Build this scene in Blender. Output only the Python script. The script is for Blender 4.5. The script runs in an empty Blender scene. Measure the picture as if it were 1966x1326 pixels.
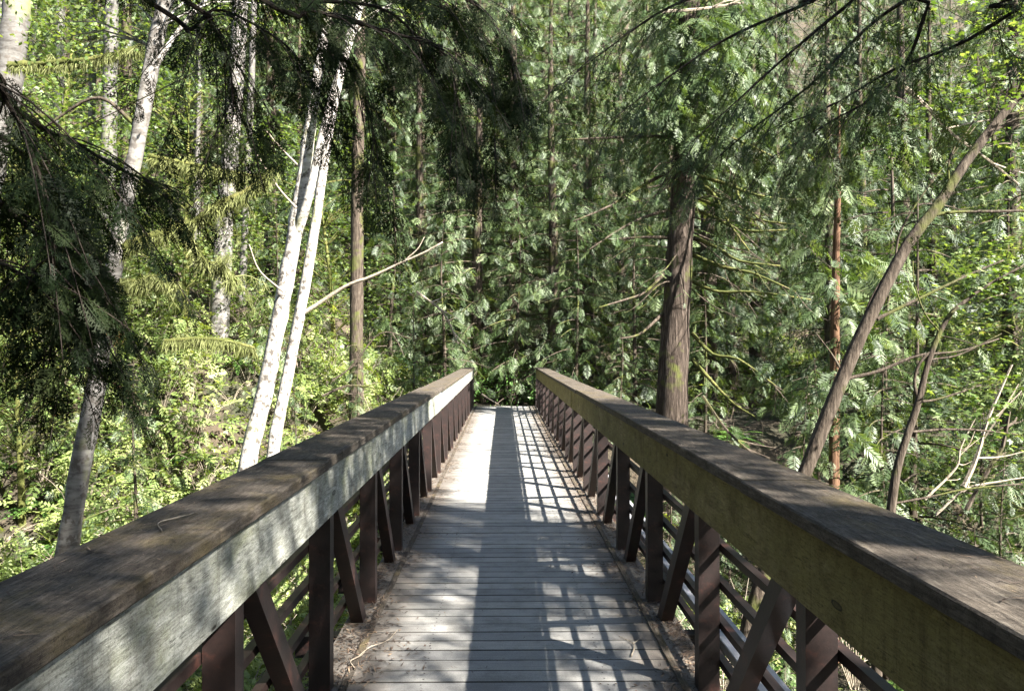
import bpy, math, random
import numpy as np
from mathutils import Vector

random.seed(7); rng = np.random.default_rng(11)
sc = bpy.context.scene
COL = sc.collection

# ------------------------------------------------------------------ camera
CAM = (-0.058, 0.0, 1.62); FPX = 1530.0; VPX, VPY = 965.0, 671.0
cd = bpy.data.cameras.new('camera'); cam = bpy.data.objects.new('camera', cd); COL.objects.link(cam)
cam.location = CAM
cam.rotation_euler = (math.pi/2 + (VPY-663)/FPX, 0, -(983-VPX)/FPX)
cd.sensor_width = 36.0; cd.lens = 36.0*FPX/1966.0
cd.clip_start = 0.05; cd.clip_end = 600
sc.camera = cam

# ------------------------------------------------------------------ sky and sun (high, from behind on the right)
SUN = Vector((0.925, -0.77, 1.0)).normalized()
elev = math.asin(SUN.z); azim = math.atan2(SUN.x, SUN.y)
w = bpy.data.worlds.new('World'); sc.world = w; w.use_nodes = True
nt = w.node_tree; bg = nt.nodes['Background']
sky = nt.nodes.new('ShaderNodeTexSky'); sky.sky_type = 'NISHITA'; sky.sun_disc = False
sky.sun_elevation = elev; sky.sun_rotation = azim
nt.links.new(sky.outputs[0], bg.inputs[0]); bg.inputs[1].default_value = 0.05
sl = bpy.data.lights.new('sun', 'SUN'); sl.energy = 5.0; sl.angle = math.radians(0.53); sl.color = (1.0, 0.955, 0.88)
so = bpy.data.objects.new('sun', sl); COL.objects.link(so); so.location = (30, -25, 40)
so.rotation_euler = SUN.to_track_quat('Z', 'Y').to_euler()
sc.view_settings.view_transform = 'Standard'; sc.view_settings.look = 'None'
sc.view_settings.exposure = 2.9; sc.view_settings.gamma = 1.0
sc.cycles.max_bounces = 2; sc.cycles.diffuse_bounces = 1; sc.cycles.glossy_bounces = 1
sc.cycles.transmission_bounces = 4; sc.cycles.transparent_max_bounces = 4
sc.cycles.use_denoising = True; sc.cycles.use_adaptive_sampling = True; sc.cycles.adaptive_threshold = 0.025
sc.cycles.sample_clamp_indirect = 6.0

# ------------------------------------------------------------------ helpers
def P(px, py, d):
    """point of the place seen at photograph pixel (px, py), d metres along the bridge"""
    return np.array((CAM[0]+(px-VPX)/FPX*d, d, CAM[2]-(py-VPY)/FPX*d))

def smooth(a, b, t):
    u = np.clip((np.asarray(t, float)-a)/(b-a), 0, 1); return u*u*(3-2*u)

def ground_z(x, y):
    x = np.asarray(x, float); y = np.asarray(y, float)
    ravine = smooth(-0.6, 5.5, y)*(1-smooth(15.5, 22.6, y+0.10*x))
    z = -0.20 - 3.1*ravine - 0.55*ravine*smooth(2, 10, x)
    k = 0.44 - 0.16*smooth(0, 14, x)
    z = z + k*np.maximum(0, y-27+0.12*x) + 0.55*np.maximum(0, y-46)
    z = z + 0.30*smooth(2.0, 9, -x)*np.maximum(0, y-14.0)*(1-smooth(26, 34, y)) + 0.30*smooth(2.0, 9, -x)*12*smooth(26, 34, y)
    z = z + 0.25*np.maximum(0, -x-9)*smooth(2, 12, y)
    keep = smooth(1.3, 3.5, np.abs(x))
    z = z + keep*(0.16*np.sin(0.9*x+1.3*np.sin(0.5*y))*np.cos(0.8*y+0.6) + 0.07*np.sin(2.3*x+0.4)*np.sin(2.9*y))
    return z

def link(o, parent=None):
    COL.objects.link(o)
    if parent is not None: o.parent = parent
    return o

def mesh_np(name, V, F, mats, mi=None, tint=None, smooth_shade=False):
    """V (n,3); F list of (m,k) integer arrays"""
    me = bpy.data.meshes.new(name)
    Fs = [np.asarray(f, np.int32) for f in (F if isinstance(F, list) else [F]) if len(f)]
    me.vertices.add(len(V)); me.vertices.foreach_set('co', np.ascontiguousarray(V, np.float32).ravel())
    tot = np.concatenate([np.full(len(f), f.shape[1], np.int32) for f in Fs])
    loops = np.concatenate([f.ravel() for f in Fs])
    me.loops.add(len(loops)); me.loops.foreach_set('vertex_index', loops)
    me.polygons.add(len(tot)); st = np.zeros(len(tot), np.int32); st[1:] = np.cumsum(tot)[:-1]
    me.polygons.foreach_set('loop_start', st)
    try: me.polygons.foreach_set('loop_total', tot)
    except Exception: pass
    for m in (mats if isinstance(mats, (list, tuple)) else [mats]): me.materials.append(m)
    if mi is not None: me.polygons.foreach_set('material_index', np.asarray(mi, np.int32))
    me.polygons.foreach_set('use_smooth', np.full(len(tot), bool(smooth_shade)))
    if tint is not None:
        a = me.attributes.new('tint', 'FLOAT', 'FACE'); a.data.foreach_set('value', np.asarray(tint, np.float32))
    me.update(calc_edges=True)
    return me

def obj(name, me, parent=None, loc=None, rot=None):
    o = bpy.data.objects.new(name, me)
    if loc is not None: o.location = loc
    if rot is not None: o.rotation_euler = rot
    return link(o, parent)

def empty(name, loc=(0, 0, 0), rz=0.0, s=1.0):
    o = bpy.data.objects.new(name, None); o.location = loc; o.rotation_euler = (0, 0, rz); o.scale = (s, s, s)
    o.empty_display_size = 0.2
    return link(o)

def tag(o, label=None, cat=None, group=None, kind=None):
    if label: o['label'] = label
    if cat: o['category'] = cat
    if group: o['group'] = group
    if kind: o['kind'] = kind
    return o

def spline(pts, n):
    """Catmull-Rom through pts (m,k) sampled n times"""
    p = np.asarray(pts, float); m = len(p)
    if m == 2: t = np.linspace(0, 1, n)[:, None]; return p[0]*(1-t)+p[1]*t
    q = np.vstack([2*p[0]-p[1], p, 2*p[-1]-p[-2]])
    u = np.linspace(0, m-1, n); i = np.minimum(u.astype(int), m-2); f = (u-i)[:, None]
    a, b, c, d = q[i], q[i+1], q[i+2], q[i+3]
    return 0.5*((2*b)+(-a+c)*f+(2*a-5*b+4*c-d)*f**2+(-a+3*b-3*c+d)*f**3)

def tube_arrays(pts, rad, sides=8, rough=0.0):
    p = np.asarray(pts, float); n = len(p); r = np.broadcast_to(np.asarray(rad, float), (n,)).copy()
    t = np.gradient(p, axis=0); t /= np.linalg.norm(t, axis=1)[:, None]+1e-9
    ref = np.array((0, 1.0, 0.05)) if abs(t[0][1]) < 0.9 else np.array((1.0, 0, 0))
    a = np.cross(t, ref); a /= np.linalg.norm(a, axis=1)[:, None]+1e-9
    b = np.cross(t, a)
    th = np.linspace(0, 2*math.pi, sides, endpoint=False)
    rr = r[:, None]*(1+rough*rng.normal(0, 1, (n, sides)))
    V = p[:, None, :]+rr[:, :, None]*(np.cos(th)[None, :, None]*a[:, None, :]+np.sin(th)[None, :, None]*b[:, None, :])
    i = np.arange(n-1)[:, None]*sides; j = np.arange(sides)[None, :]; k = (j+1) % sides
    F = np.stack([i+j, i+k, i+sides+k, i+sides+j], -1).reshape(-1, 4)
    V = V.reshape(-1, 3)
    cap = np.array([[ (n-1)*sides, (n-1)*sides+1, (n-1)*sides+sides//2, (n-1)*sides+sides-1]])
    return V, np.vstack([F, cap])

class Bag:
    """collects quad pieces for one mesh"""
    def __init__(s): s.V=[]; s.F=[]; s.M=[]; s.T=[]; s.n=0
    def add(s, V, F, mi=0, tint=0.5):
        s.V.append(V); s.F.append(np.asarray(F)+s.n); s.n += len(V)
        s.M.append(np.full(len(F), mi)); s.T.append(np.broadcast_to(np.asarray(tint, float), (len(F),)))
    def tube(s, pts, rad, sides=6, mi=0, rough=0.0): V, F = tube_arrays(pts, rad, sides, rough); s.add(V, F, mi)
    def place(s, tmpl, R, T, S, mi=0, tint=None):
        tv, tf = tmpl; n = len(T)
        if n == 0: return
        V = np.einsum('nij,vj->nvi', R, tv)*np.asarray(S)[:, None, None]+np.asarray(T)[:, None, :]
        F = tf[None]+(np.arange(n)*len(tv))[:, None, None]
        tn = np.repeat(rng.random(n) if tint is None else tint, len(tf))
        s.add(V.reshape(-1, 3), F.reshape(-1, 4), mi, tn)
    def mesh(s, name, mats, smooth_shade=False):
        return mesh_np(name, np.vstack(s.V), np.vstack(s.F), mats, np.concatenate(s.M), np.concatenate(s.T), smooth_shade)

def box(bag, x0, x1, y0, y1, z0, z1, mi=0, ch=0.0):
    """box, with chamfered long edges when ch > 0 (long axis y)"""
    if ch <= 0:
        V = np.array([(x, y, z) for y in (y0, y1) for (x, z) in ((x0, z0), (x1, z0), (x1, z1), (x0, z1))], float); k = 4
    else:
        ring = [(x0, z0+ch), (x0+ch, z0), (x1-ch, z0), (x1, z0+ch), (x1, z1-ch), (x1-ch, z1), (x0+ch, z1), (x0, z1-ch)]
        V = np.array([(x, y, z) for y in (y0, y1) for (x, z) in ring], float); k = 8
    F = [(i, (i+1) % k, k+(i+1) % k, k+i) for i in range(k)]
    if k == 4: F += [(3, 2, 1, 0), (4, 5, 6, 7)]
    else: F += [(7, 2, 1, 0), (7, 6, 3, 2), (6, 5, 4, 3), (8, 9, 10, 15), (10, 11, 14, 15), (11, 12, 13, 14)]
    bag.add(V, np.array(F), mi)

def frames(f, n):
    """rotation matrices with columns forward, side, normal"""
    f = f/(np.linalg.norm(f, axis=1)[:, None]+1e-9)
    s = np.cross(n, f); s /= np.linalg.norm(s, axis=1)[:, None]+1e-9
    u = np.cross(f, s)
    return np.stack([f, s, u], -1)

# ------------------------------------------------------------------ materials
def mat(name):
    m = bpy.data.materials.new(name); m.use_nodes = True
    t = m.node_tree; b = t.nodes['Principled BSDF']
    return m, t, b, t.links.new
def node(t, k, **kw):
    n = t.nodes.new(k)
    for a, v in kw.items(): setattr(n, a, v)
    return n
def ramp(t, stops):
    r = node(t, 'ShaderNodeValToRGB'); e = r.color_ramp.elements
    while len(e) < len(stops): e.new(0.5)
    for el, (p, c) in zip(e, stops): el.position = p; el.color = (*c, 1)
    return r
def coords(t, L, scale=(1, 1, 1), kind='Object'):
    tc = node(t, 'ShaderNodeTexCoord'); mp = node(t, 'ShaderNodeMapping'); mp.inputs['Scale'].default_value = scale
    L(tc.outputs[kind], mp.inputs[0]); return mp.outputs[0]
def noise(t, L, vec, scale, detail=5, rough=0.6):
    n = node(t, 'ShaderNodeTexNoise'); n.inputs['Scale'].default_value = scale
    n.inputs['Detail'].default_value = detail; n.inputs['Roughness'].default_value = rough
    L(vec, n.inputs['Vector']); return n.outputs['Fac']
def mix(t, L, fac, a, b, mode='MIX'):
    m = node(t, 'ShaderNodeMix', data_type='RGBA', blend_type=mode)
    for s, v in ((0, fac), (6, a), (7, b)):
        if isinstance(v, (int, float)): m.inputs[s].default_value = v
        elif isinstance(v, tuple): m.inputs[s].default_value = (*v, 1)
        else: L(v, m.inputs[s])
    return m.outputs[2]
def bump(t, L, h, b, strength=0.5, dist=0.01):
    n = node(t, 'ShaderNodeBump'); n.inputs['Strength'].default_value = strength; n.inputs['Distance'].default_value = dist
    L(h, n.inputs['Height']); L(n.outputs[0], b.inputs['Normal'])

def leaf_mat(name, dark, mid, light, dead=(0.16, 0.09, 0.035), trans=0.35, rough=0.55, spec=0.28):
    m, t, b, L = mat(name)
    at = node(t, 'ShaderNodeAttribute', attribute_name='tint'); oi = node(t, 'ShaderNodeObjectInfo')
    geo = node(t, 'ShaderNodeNewGeometry')
    ad = node(t, 'ShaderNodeMath', operation='MULTIPLY_ADD'); L(geo.outputs['Random Per Island'], ad.inputs[0]); ad.inputs[1].default_value = 0.25
    sb = node(t, 'ShaderNodeMath', operation='MULTIPLY_ADD'); L(oi.outputs['Random'], sb.inputs[0]); sb.inputs[1].default_value = 0.2; L(at.outputs['Fac'], sb.inputs[2])
    L(sb.outputs[0], ad.inputs[2])
    sc_ = node(t, 'ShaderNodeMath', operation='MULTIPLY'); L(ad.outputs[0], sc_.inputs[0]); sc_.inputs[1].default_value = 0.69
    r = ramp(t, [(0.0, dark), (0.45, mid), (0.93, light), (0.975, dead)]); L(sc_.outputs[0], r.inputs[0])
    t.nodes.remove(b); df = node(t, 'ShaderNodeBsdfDiffuse'); L(r.outputs[0], df.inputs['Color'])
    tr = node(t, 'ShaderNodeBsdfTranslucent')
    tc = mix(t, L, 1.0, r.outputs[0], (1.5, 1.45, 0.6), 'MULTIPLY'); L(tc, tr.inputs['Color'])
    mx = node(t, 'ShaderNodeMixShader'); mx.inputs[0].default_value = trans
    L(df.outputs[0], mx.inputs[1]); L(tr.outputs[0], mx.inputs[2])
    gl = node(t, 'ShaderNodeBsdfGlossy'); gl.inputs['Roughness'].default_value = rough
    m2 = node(t, 'ShaderNodeMixShader'); m2.inputs[0].default_value = spec*0.14
    L(mx.outputs[0], m2.inputs[1]); L(gl.outputs[0], m2.inputs[2])
    L(m2.outputs[0], t.nodes['Material Output'].inputs[0])
    return m

M = {}
M['cedar'] = leaf_mat('cedar_foliage', (0.006, 0.015, 0.004), (0.046, 0.080, 0.023), (0.17, 0.215, 0.09), spec=0.28, rough=0.55)
M['hemlock'] = leaf_mat('hemlock_foliage', (0.006, 0.015, 0.005), (0.038, 0.070, 0.021), (0.13, 0.17, 0.066), spec=0.28, rough=0.55)
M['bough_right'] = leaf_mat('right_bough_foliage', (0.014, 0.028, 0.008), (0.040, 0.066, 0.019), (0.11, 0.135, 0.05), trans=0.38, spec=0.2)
M['bough'] = leaf_mat('shade_darkened_bough_foliage', (0.005, 0.010, 0.004), (0.012, 0.021, 0.007), (0.032, 0.040, 0.015), trans=0.25, spec=0.06)  # cedar foliage darkened: the shade on these boughs is put into its colour
M['maple'] = leaf_mat('maple_foliage', (0.025, 0.055, 0.012), (0.09, 0.145, 0.032), (0.22, 0.265, 0.10), trans=0.42)
M['shrub'] = leaf_mat('shrub_foliage', (0.03, 0.06, 0.012), (0.13, 0.185, 0.042), (0.29, 0.325, 0.115), trans=0.42)
M['fern'] = leaf_mat('fern_foliage', (0.035, 0.09, 0.018), (0.075, 0.16, 0.03), (0.13, 0.21, 0.05), trans=0.4)
M['moss'] = leaf_mat('moss', (0.055, 0.07, 0.018), (0.125, 0.14, 0.042), (0.22, 0.23, 0.105), dead=(0.22, 0.15, 0.06), trans=0.3, rough=0.8, spec=0.1)

def bark(name, c1, c2, c3, scale=(6, 6, 1.2), bstr=0.8, moss=0.0, dist=0.03):
    m, t, b, L = mat(name)
    v = coords(t, L, scale); n1 = noise(t, L, v, 3.0, 8, 0.65)
    v2 = coords(t, L, (1, 1, 1)); n2 = noise(t, L, v2, 1.6, 3)
    r = ramp(t, [(0.32, c1), (0.5, c2), (0.68, c3)]); L(n1, r.inputs[0])
    col = r.outputs[0]
    if moss > 0:
        rm = ramp(t, [(0.62-moss*0.4, (0, 0, 0)), (0.72-moss*0.4, (1, 1, 1))]); L(n2, rm.inputs[0])
        col = mix(t, L, rm.outputs[0], col, (0.065, 0.072, 0.018))
    L(col, b.inputs['Base Color']); b.inputs['Roughness'].default_value = 0.9; b.inputs['Specular IOR Level'].default_value = 0.2
    bump(t, L, n1, b, bstr, dist); return m
M['fir_bark'] = bark('fir_bark', (0.012, 0.008, 0.006), (0.038, 0.028, 0.021), (0.10, 0.078, 0.063), (9, 9, 0.9), 1.0, 0.12, 0.05)
M['dark_bark'] = bark('dark_bark', (0.02, 0.015, 0.011), (0.05, 0.038, 0.028), (0.105, 0.085, 0.065), (9, 9, 1.5), 0.8, 0.25)
M['moss_bark'] = bark('mossy_bark', (0.05, 0.045, 0.02), (0.10, 0.10, 0.03), (0.18, 0.17, 0.05), (10, 10, 5), 0.8, 0.5)
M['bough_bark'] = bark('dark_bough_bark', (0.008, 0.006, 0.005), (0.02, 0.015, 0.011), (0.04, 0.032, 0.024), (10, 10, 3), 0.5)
M['red_bark'] = bark('cedar_bark', (0.04, 0.02, 0.012), (0.10, 0.055, 0.032), (0.17, 0.10, 0.06), (12, 12, 0.8), 0.9)
M['twig'] = bark('pale_twig', (0.14, 0.11, 0.08), (0.25, 0.21, 0.16), (0.36, 0.31, 0.25), (8, 8, 8), 0.3)
def birch(name, g):
    m, t, b, L = mat(name)
    v = coords(t, L, (2.2, 2.2, 9)); n1 = noise(t, L, v, 1.7, 6, 0.65)
    v2 = coords(t, L, (9, 9, 7)); n2 = noise(t, L, v2, 1.3, 5, 0.6)
    v3 = coords(t, L, (1.0, 1.0, 0.6)); n3 = noise(t, L, v3, 1.3, 4)
    r = ramp(t, [(0.32, (0.15*g, 0.125*g, 0.10*g)), (0.47, (0.40*g, 0.37*g, 0.33*g)), (0.64, (0.60*g, 0.57*g, 0.52*g))]); L(n1, r.inputs[0])
    r2 = ramp(t, [(0.535, (0, 0, 0)), (0.60, (1, 1, 1))]); L(n2, r2.inputs[0])
    r3 = ramp(t, [(0.58, (0, 0, 0)), (0.70, (0.7, 0.7, 0.7))]); L(n3, r3.inputs[0])
    c = mix(t, L, r2.outputs[0], r.outputs[0], (0.07, 0.06, 0.05))
    c = mix(t, L, r3.outputs[0], c, (0.22, 0.24, 0.08))
    L(c, b.inputs['Base Color']); b.inputs['Roughness'].default_value = 0.8; bump(t, L, n2, b, 0.5, 0.02); return m
M['birch'] = birch('pale_alder_bark', 0.75); M['grey_alder'] = birch('grey_alder_bark', 0.2); M['shade_toned_alder'] = birch('shade_toned_alder_bark', 0.3)  # last tone: pale bark darkened, shade from the boughs put into its colour

def timber(name, base, dark, light, algae, alg_amt, seed=0.0, vertical_streaks=True):
    m, t, b, L = mat(name)
    oi = node(t, 'ShaderNodeObjectInfo'); tc = node(t, 'ShaderNodeTexCoord')
    va = node(t, 'ShaderNodeVectorMath', operation='ADD'); L(tc.outputs['Object'], va.inputs[0])
    cb = node(t, 'ShaderNodeCombineXYZ'); mm = node(t, 'ShaderNodeMath', operation='MULTIPLY'); L(oi.outputs['Random'], mm.inputs[0]); mm.inputs[1].default_value = 37.0
    L(mm.outputs[0], cb.inputs[1]); L(cb.outputs[0], va.inputs[1])
    def vec(s):
        mp = node(t, 'ShaderNodeMapping'); mp.inputs['Scale'].default_value = s; L(va.outputs[0], mp.inputs[0]); return mp.outputs[0]
    warp = noise(t, L, vec((1.5, 1.5, 1.5)), 2.0, 2)
    grain = noise(t, L, vec((26, 2.6, 26)), 3.0, 10, 0.75)
    fine = noise(t, L, vec((90, 11, 90)), 2.2, 6, 0.7)
    speck = noise(t, L, vec((1, 1, 1)), 130.0, 4, 0.75)
    blot = noise(t, L, vec((3, 1.6, 3)), 1.3, 7, 0.7)
    patch = noise(t, L, vec((1, 0.7, 1)), 9.0, 6, 0.7)
    streak = noise(t, L, vec((2, 13, 0.8)), 1.5, 6, 0.65)
    crack = noise(t, L, vec((17, 0.9, 17)), 2.0, 4, 0.55)
    r = ramp(t, [(0.30, dark), (0.5, base), (0.72, light)]); L(grain, r.inputs[0])
    ra = ramp(t, [(0.60-alg_amt*0.35, (0, 0, 0)), (0.75-alg_amt*0.3, (0.85, 0.85, 0.85))]); L(blot, ra.inputs[0])
    c = mix(t, L, ra.outputs[0], r.outputs[0], algae)
    rp = ramp(t, [(0.34, (0.55, 0.53, 0.5)), (0.5, (1, 1, 1)), (0.68, (1.25, 1.25, 1.22))]); L(patch, rp.inputs[0])
    c = mix(t, L, 0.85, c, rp.outputs[0], 'MULTIPLY')
    rs = ramp(t, [(0.56, (0, 0, 0)), (0.74, (0.6, 0.6, 0.6))]); L(streak, rs.inputs[0])
    c = mix(t, L, rs.outputs[0], c, tuple(x*0.5 for x in dark))
    # knots with a ring, drying cracks, grit
    vo = node(t, 'ShaderNodeTexVoronoi'); vo.inputs['Scale'].default_value = 1.0; L(vec((7.0, 2.1, 7.0)), vo.inputs['Vector'])
    rk = ramp(t, [(0.0, (0.55, 0.55, 0.55)), (0.05, (0.6, 0.6, 0.6)), (0.068, (1, 1, 1)), (0.085, (0, 0, 0))]); L(vo.outputs['Distance'], rk.inputs[0])
    c = mix(t, L, rk.outputs[0], c, (0.022, 0.018, 0.014))
    rc = ramp(t, [(0.488, (0, 0, 0)), (0.5, (0.8, 0.8, 0.8)), (0.512, (0, 0, 0))]); L(crack, rc.inputs[0])
    rcm = ramp(t, [(0.5, (0, 0, 0)), (0.6, (1, 1, 1))]); L(patch, rcm.inputs[0])
    cm = mix(t, L, 1.0, rc.outputs[0], rcm.outputs[0], 'MULTIPLY')
    c = mix(t, L, cm, c, (0.012, 0.010, 0.008))
    rf = ramp(t, [(0.34, (0.5, 0.5, 0.5)), (0.5, (1, 1, 1)), (0.66, (1.2, 1.2, 1.2))]); L(fine, rf.inputs[0])
    c = mix(t, L, 0.8, c, rf.outputs[0], 'MULTIPLY')
    rg = ramp(t, [(0.36, (0.45, 0.45, 0.45)), (0.46, (1, 1, 1)), (0.62, (1.0, 1.0, 1.0)), (0.7, (1.35, 1.33, 1.28))]); L(speck, rg.inputs[0])
    c = mix(t, L, 0.8, c, rg.outputs[0], 'MULTIPLY')
    L(c, b.inputs['Base Color']); b.inputs['Roughness'].default_value = 0.82; b.inputs['Specular IOR Level'].default_value = 0.15
    ad = node(t, 'ShaderNodeMath', operation='ADD'); L(grain, ad.inputs[0]); L(fine, ad.inputs[1])
    ad2 = node(t, 'ShaderNodeMath', operation='ADD'); L(ad.outputs[0], ad2.inputs[0]); L(speck, ad2.inputs[1])
    bump(t, L, ad2.outputs[0], b, 0.7, 0.005); return m
M['cap'] = timber('weathered_cap_timber', (0.078, 0.065, 0.052), (0.031, 0.025, 0.020), (0.165, 0.142, 0.115), (0.10, 0.078, 0.036), 0.25)
M['fascia_l'] = timber('grey_fascia_timber', (0.30, 0.305, 0.265), (0.125, 0.12, 0.098), (0.45, 0.45, 0.41), (0.19, 0.20, 0.12), 0.3)
M['fascia_r'] = timber('algae_fascia_timber', (0.225, 0.185, 0.085), (0.085, 0.068, 0.03), (0.33, 0.275, 0.14), (0.165, 0.14, 0.048), 0.75)

def deck_mat():
    m, t, b, L = mat('grey_deck_planks')
    oi = node(t, 'ShaderNodeObjectInfo'); geo = node(t, 'ShaderNodeNewGeometry')
    mp = node(t, 'ShaderNodeMapping'); mp.inputs['Scale'].default_value = (1, 1, 1); L(geo.outputs['Position'], mp.inputs[0])
    fine = noise(t, L, mp.outputs[0], 160, 4, 0.7); blot = noise(t, L, mp.outputs[0], 5, 6, 0.7)
    mg = node(t, 'ShaderNodeMapping'); mg.inputs['Scale'].default_value = (1.4, 60, 60); L(geo.outputs['Position'], mg.inputs[0])
    grain = noise(t, L, mg.outputs[0], 2.0, 5, 0.65)
    r = ramp(t, [(0.25, (0.18, 0.175, 0.165)), (0.5, (0.25, 0.245, 0.23)), (0.8, (0.32, 0.315, 0.295))]); L(grain, r.inputs[0])
    br = ramp(t, [(0.0, (0.78, 0.78, 0.79)), (1.0, (1.14, 1.12, 1.08))]); L(oi.outputs['Random'], br.inputs[0])
    c = mix(t, L, 1.0, r.outputs[0], br.outputs[0], 'MULTIPLY')
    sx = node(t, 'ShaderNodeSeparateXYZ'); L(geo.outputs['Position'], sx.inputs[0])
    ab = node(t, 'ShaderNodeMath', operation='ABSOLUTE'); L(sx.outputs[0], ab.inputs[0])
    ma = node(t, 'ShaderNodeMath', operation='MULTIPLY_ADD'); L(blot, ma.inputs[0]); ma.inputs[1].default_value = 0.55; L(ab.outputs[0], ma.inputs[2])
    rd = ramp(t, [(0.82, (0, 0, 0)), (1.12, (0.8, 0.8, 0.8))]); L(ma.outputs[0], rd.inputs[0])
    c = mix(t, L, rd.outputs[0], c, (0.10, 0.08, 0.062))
    rb = ramp(t, [(0.36, (0.68, 0.67, 0.65)), (0.52, (1, 1, 1)), (0.68, (1.12, 1.12, 1.1))]); L(blot, rb.inputs[0])
    c = mix(t, L, 0.8, c, rb.outputs[0], 'MULTIPLY')
    rf = ramp(t, [(0.35, (0.7, 0.7, 0.7)), (0.6, (1.08, 1.08, 1.08))]); L(fine, rf.inputs[0])
    c = mix(t, L, 1.0, c, rf.outputs[0], 'MULTIPLY')
    L(c, b.inputs['Base Color']); b.inputs['Roughness'].default_value = 0.8
    bump(t, L, fine, b, 0.35, 0.003); return m
M['deck'] = deck_mat()

m_, t_, b_, L_ = mat('soiled_plank_edge'); b_.inputs['Base Color'].default_value = (0.03, 0.027, 0.023, 1); b_.inputs['Roughness'].default_value = 0.95
M['plank_edge'] = m_
def steel():
    m, t, b, L = mat('rusty_red_steel')
    v = coords(t, L, (1, 1, 1)); n1 = noise(t, L, v, 7, 6, 0.7); n2 = noise(t, L, v, 70, 4, 0.7)
    r = ramp(t, [(0.3, (0.006, 0.0035, 0.003)), (0.56, (0.016, 0.0075, 0.006)), (0.85, (0.12, 0.042, 0.028))]); L(n1, r.inputs[0])
    rf = ramp(t, [(0.3, (0.65, 0.65, 0.65)), (0.65, (1.15, 1.15, 1.15))]); L(n2, rf.inputs[0])
    c = mix(t, L, 1.0, r.outputs[0], rf.outputs[0], 'MULTIPLY')
    L(c, b.inputs['Base Color']); b.inputs['Roughness'].default_value = 0.55; b.inputs['Metallic'].default_value = 0.0
    bump(t, L, n2, b, 0.25, 0.003); return m
M['steel'] = steel()
m_, t_, b_, L_ = mat('grey_ledge_steel'); b_.inputs['Roughness'].default_value = 0.45
n_ = noise(t_, L_, coords(t_, L_), 9, 6); r_ = ramp(t_, [(0.3, (0.17, 0.17, 0.18)), (0.7, (0.34, 0.34, 0.36))]); L_(n_, r_.inputs[0]); L_(r_.outputs[0], b_.inputs['Base Color'])
M['ledge'] = m_
def soil():
    m, t, b, L = mat('forest_floor')
    v = coords(t, L, (1, 1, 1)); n1 = noise(t, L, v, 0.7, 6, 0.7); n2 = noise(t, L, v, 14, 6, 0.7)
    r = ramp(t, [(0.35, (0.022, 0.030, 0.010)), (0.5, (0.045, 0.036, 0.02)), (0.66, (0.085, 0.06, 0.038))]); L(n1, r.inputs[0])
    rf = ramp(t, [(0.3, (0.45, 0.45, 0.45)), (0.7, (1.3, 1.3, 1.3))]); L(n2, rf.inputs[0])
    c = mix(t, L, 1.0, r.outputs[0], rf.outputs[0], 'MULTIPLY')
    L(c, b.inputs['Base Color']); b.inputs['Roughness'].default_value = 1.0; bump(t, L, n2, b, 1.0, 0.08); return m
M['soil'] = soil()
m_, t_, b_, L_ = mat('needle_litter'); b_.inputs['Roughness'].default_value = 0.9
g_ = node(t_, 'ShaderNodeNewGeometry'); r_ = ramp(t_, [(0, (0.02, 0.013, 0.009)), (0.7, (0.075, 0.045, 0.028)), (1.0, (0.24, 0.17, 0.11))]); L_(g_.outputs['Random Per Island'], r_.inputs[0]); L_(r_.outputs[0], b_.inputs['Base Color'])
M['litter'] = m_

# ------------------------------------------------------------------ ground
xs = np.concatenate([np.linspace(-130, -30, 26)[:-1], np.linspace(-30, 30, 121), np.linspace(30, 130, 26)[1:]])
ys = np.concatenate([np.linspace(-90, -6, 22)[:-1], np.linspace(-6, 40, 116), np.linspace(40, 130, 46)[1:]])
XX, YY = np.meshgrid(xs, ys); V = np.stack([XX, YY, ground_z(XX, YY)], -1).reshape(-1, 3)
nx = len(xs); i = (np.arange(len(ys)-1)[:, None]*nx+np.arange(nx-1)[None]).ravel()
tag(obj('ground', mesh_np('ground', V, np.stack([i, i+1, i+nx+1, i+nx], -1), M['soil'], smooth_shade=True)), kind='structure')

# ------------------------------------------------------------------ the footbridge
Y0, Y1 = -1.6, 22.9
br = empty('footbridge', (0, 0, 0))
tag(br, 'long timber and rusty steel footbridge leading straight into the forest', 'bridge')
PITCH = 0.1375; plank_meshes = []
for k in range(5):
    b = Bag(); hw = (PITCH-0.0055)/2
    x0 = -0.838+random.uniform(-0.004, 0.004); x1 = 0.838+random.uniform(-0.004, 0.004); c = 0.003
    ring = [(-hw, -0.038), (hw, -0.038), (hw, -c), (hw-c, 0), (-hw+c, 0), (-hw, -c)]
    V = np.array([(x, y, z) for x in (x0, x1) for (y, z) in ring]); n = 6
    F = [(i, n+i, n+(i+1) % n, (i+1) % n) for i in range(n)]+[(0, 1, 2, 5), (2, 3, 4, 5), (n+5, n+2, n+1, n), (n+5, n+4, n+3, n+2)]
    b.add(V, np.array(F[:1]+F[1:2]+F[2:3]+F[4:]), 1); b.M[-1] = np.array([1, 1, 1]+[1]*(len(F)-4)); b.add(V, np.array(F[3:4]), 0)
    for xs_ in (-0.45, 0.45):
        for ys_ in (-0.035, 0.035):
            an = np.arange(6)*math.pi/3; cx, cy = xs_+random.uniform(-.008, .008), ys_+random.uniform(-.006, .006)
            Vs = np.stack([cx+0.0055*np.cos(an), cy+0.0055*np.sin(an), np.full(6, 0.0012)], -1); b.add(Vs, np.array([(0, 1, 2, 3), (0, 3, 4, 5)]), 1)
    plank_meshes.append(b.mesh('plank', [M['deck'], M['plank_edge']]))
n_pl = int((Y1-Y0)/PITCH)
for k in range(n_pl):
    obj('plank', plank_meshes[k % 5 if k % 3 else random.randrange(5)], br, (0, Y0+PITCH*(k+0.5), random.uniform(-0.0015, 0.0015)), (0, random.uniform(-0.0008, 0.0008), 0))
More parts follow.
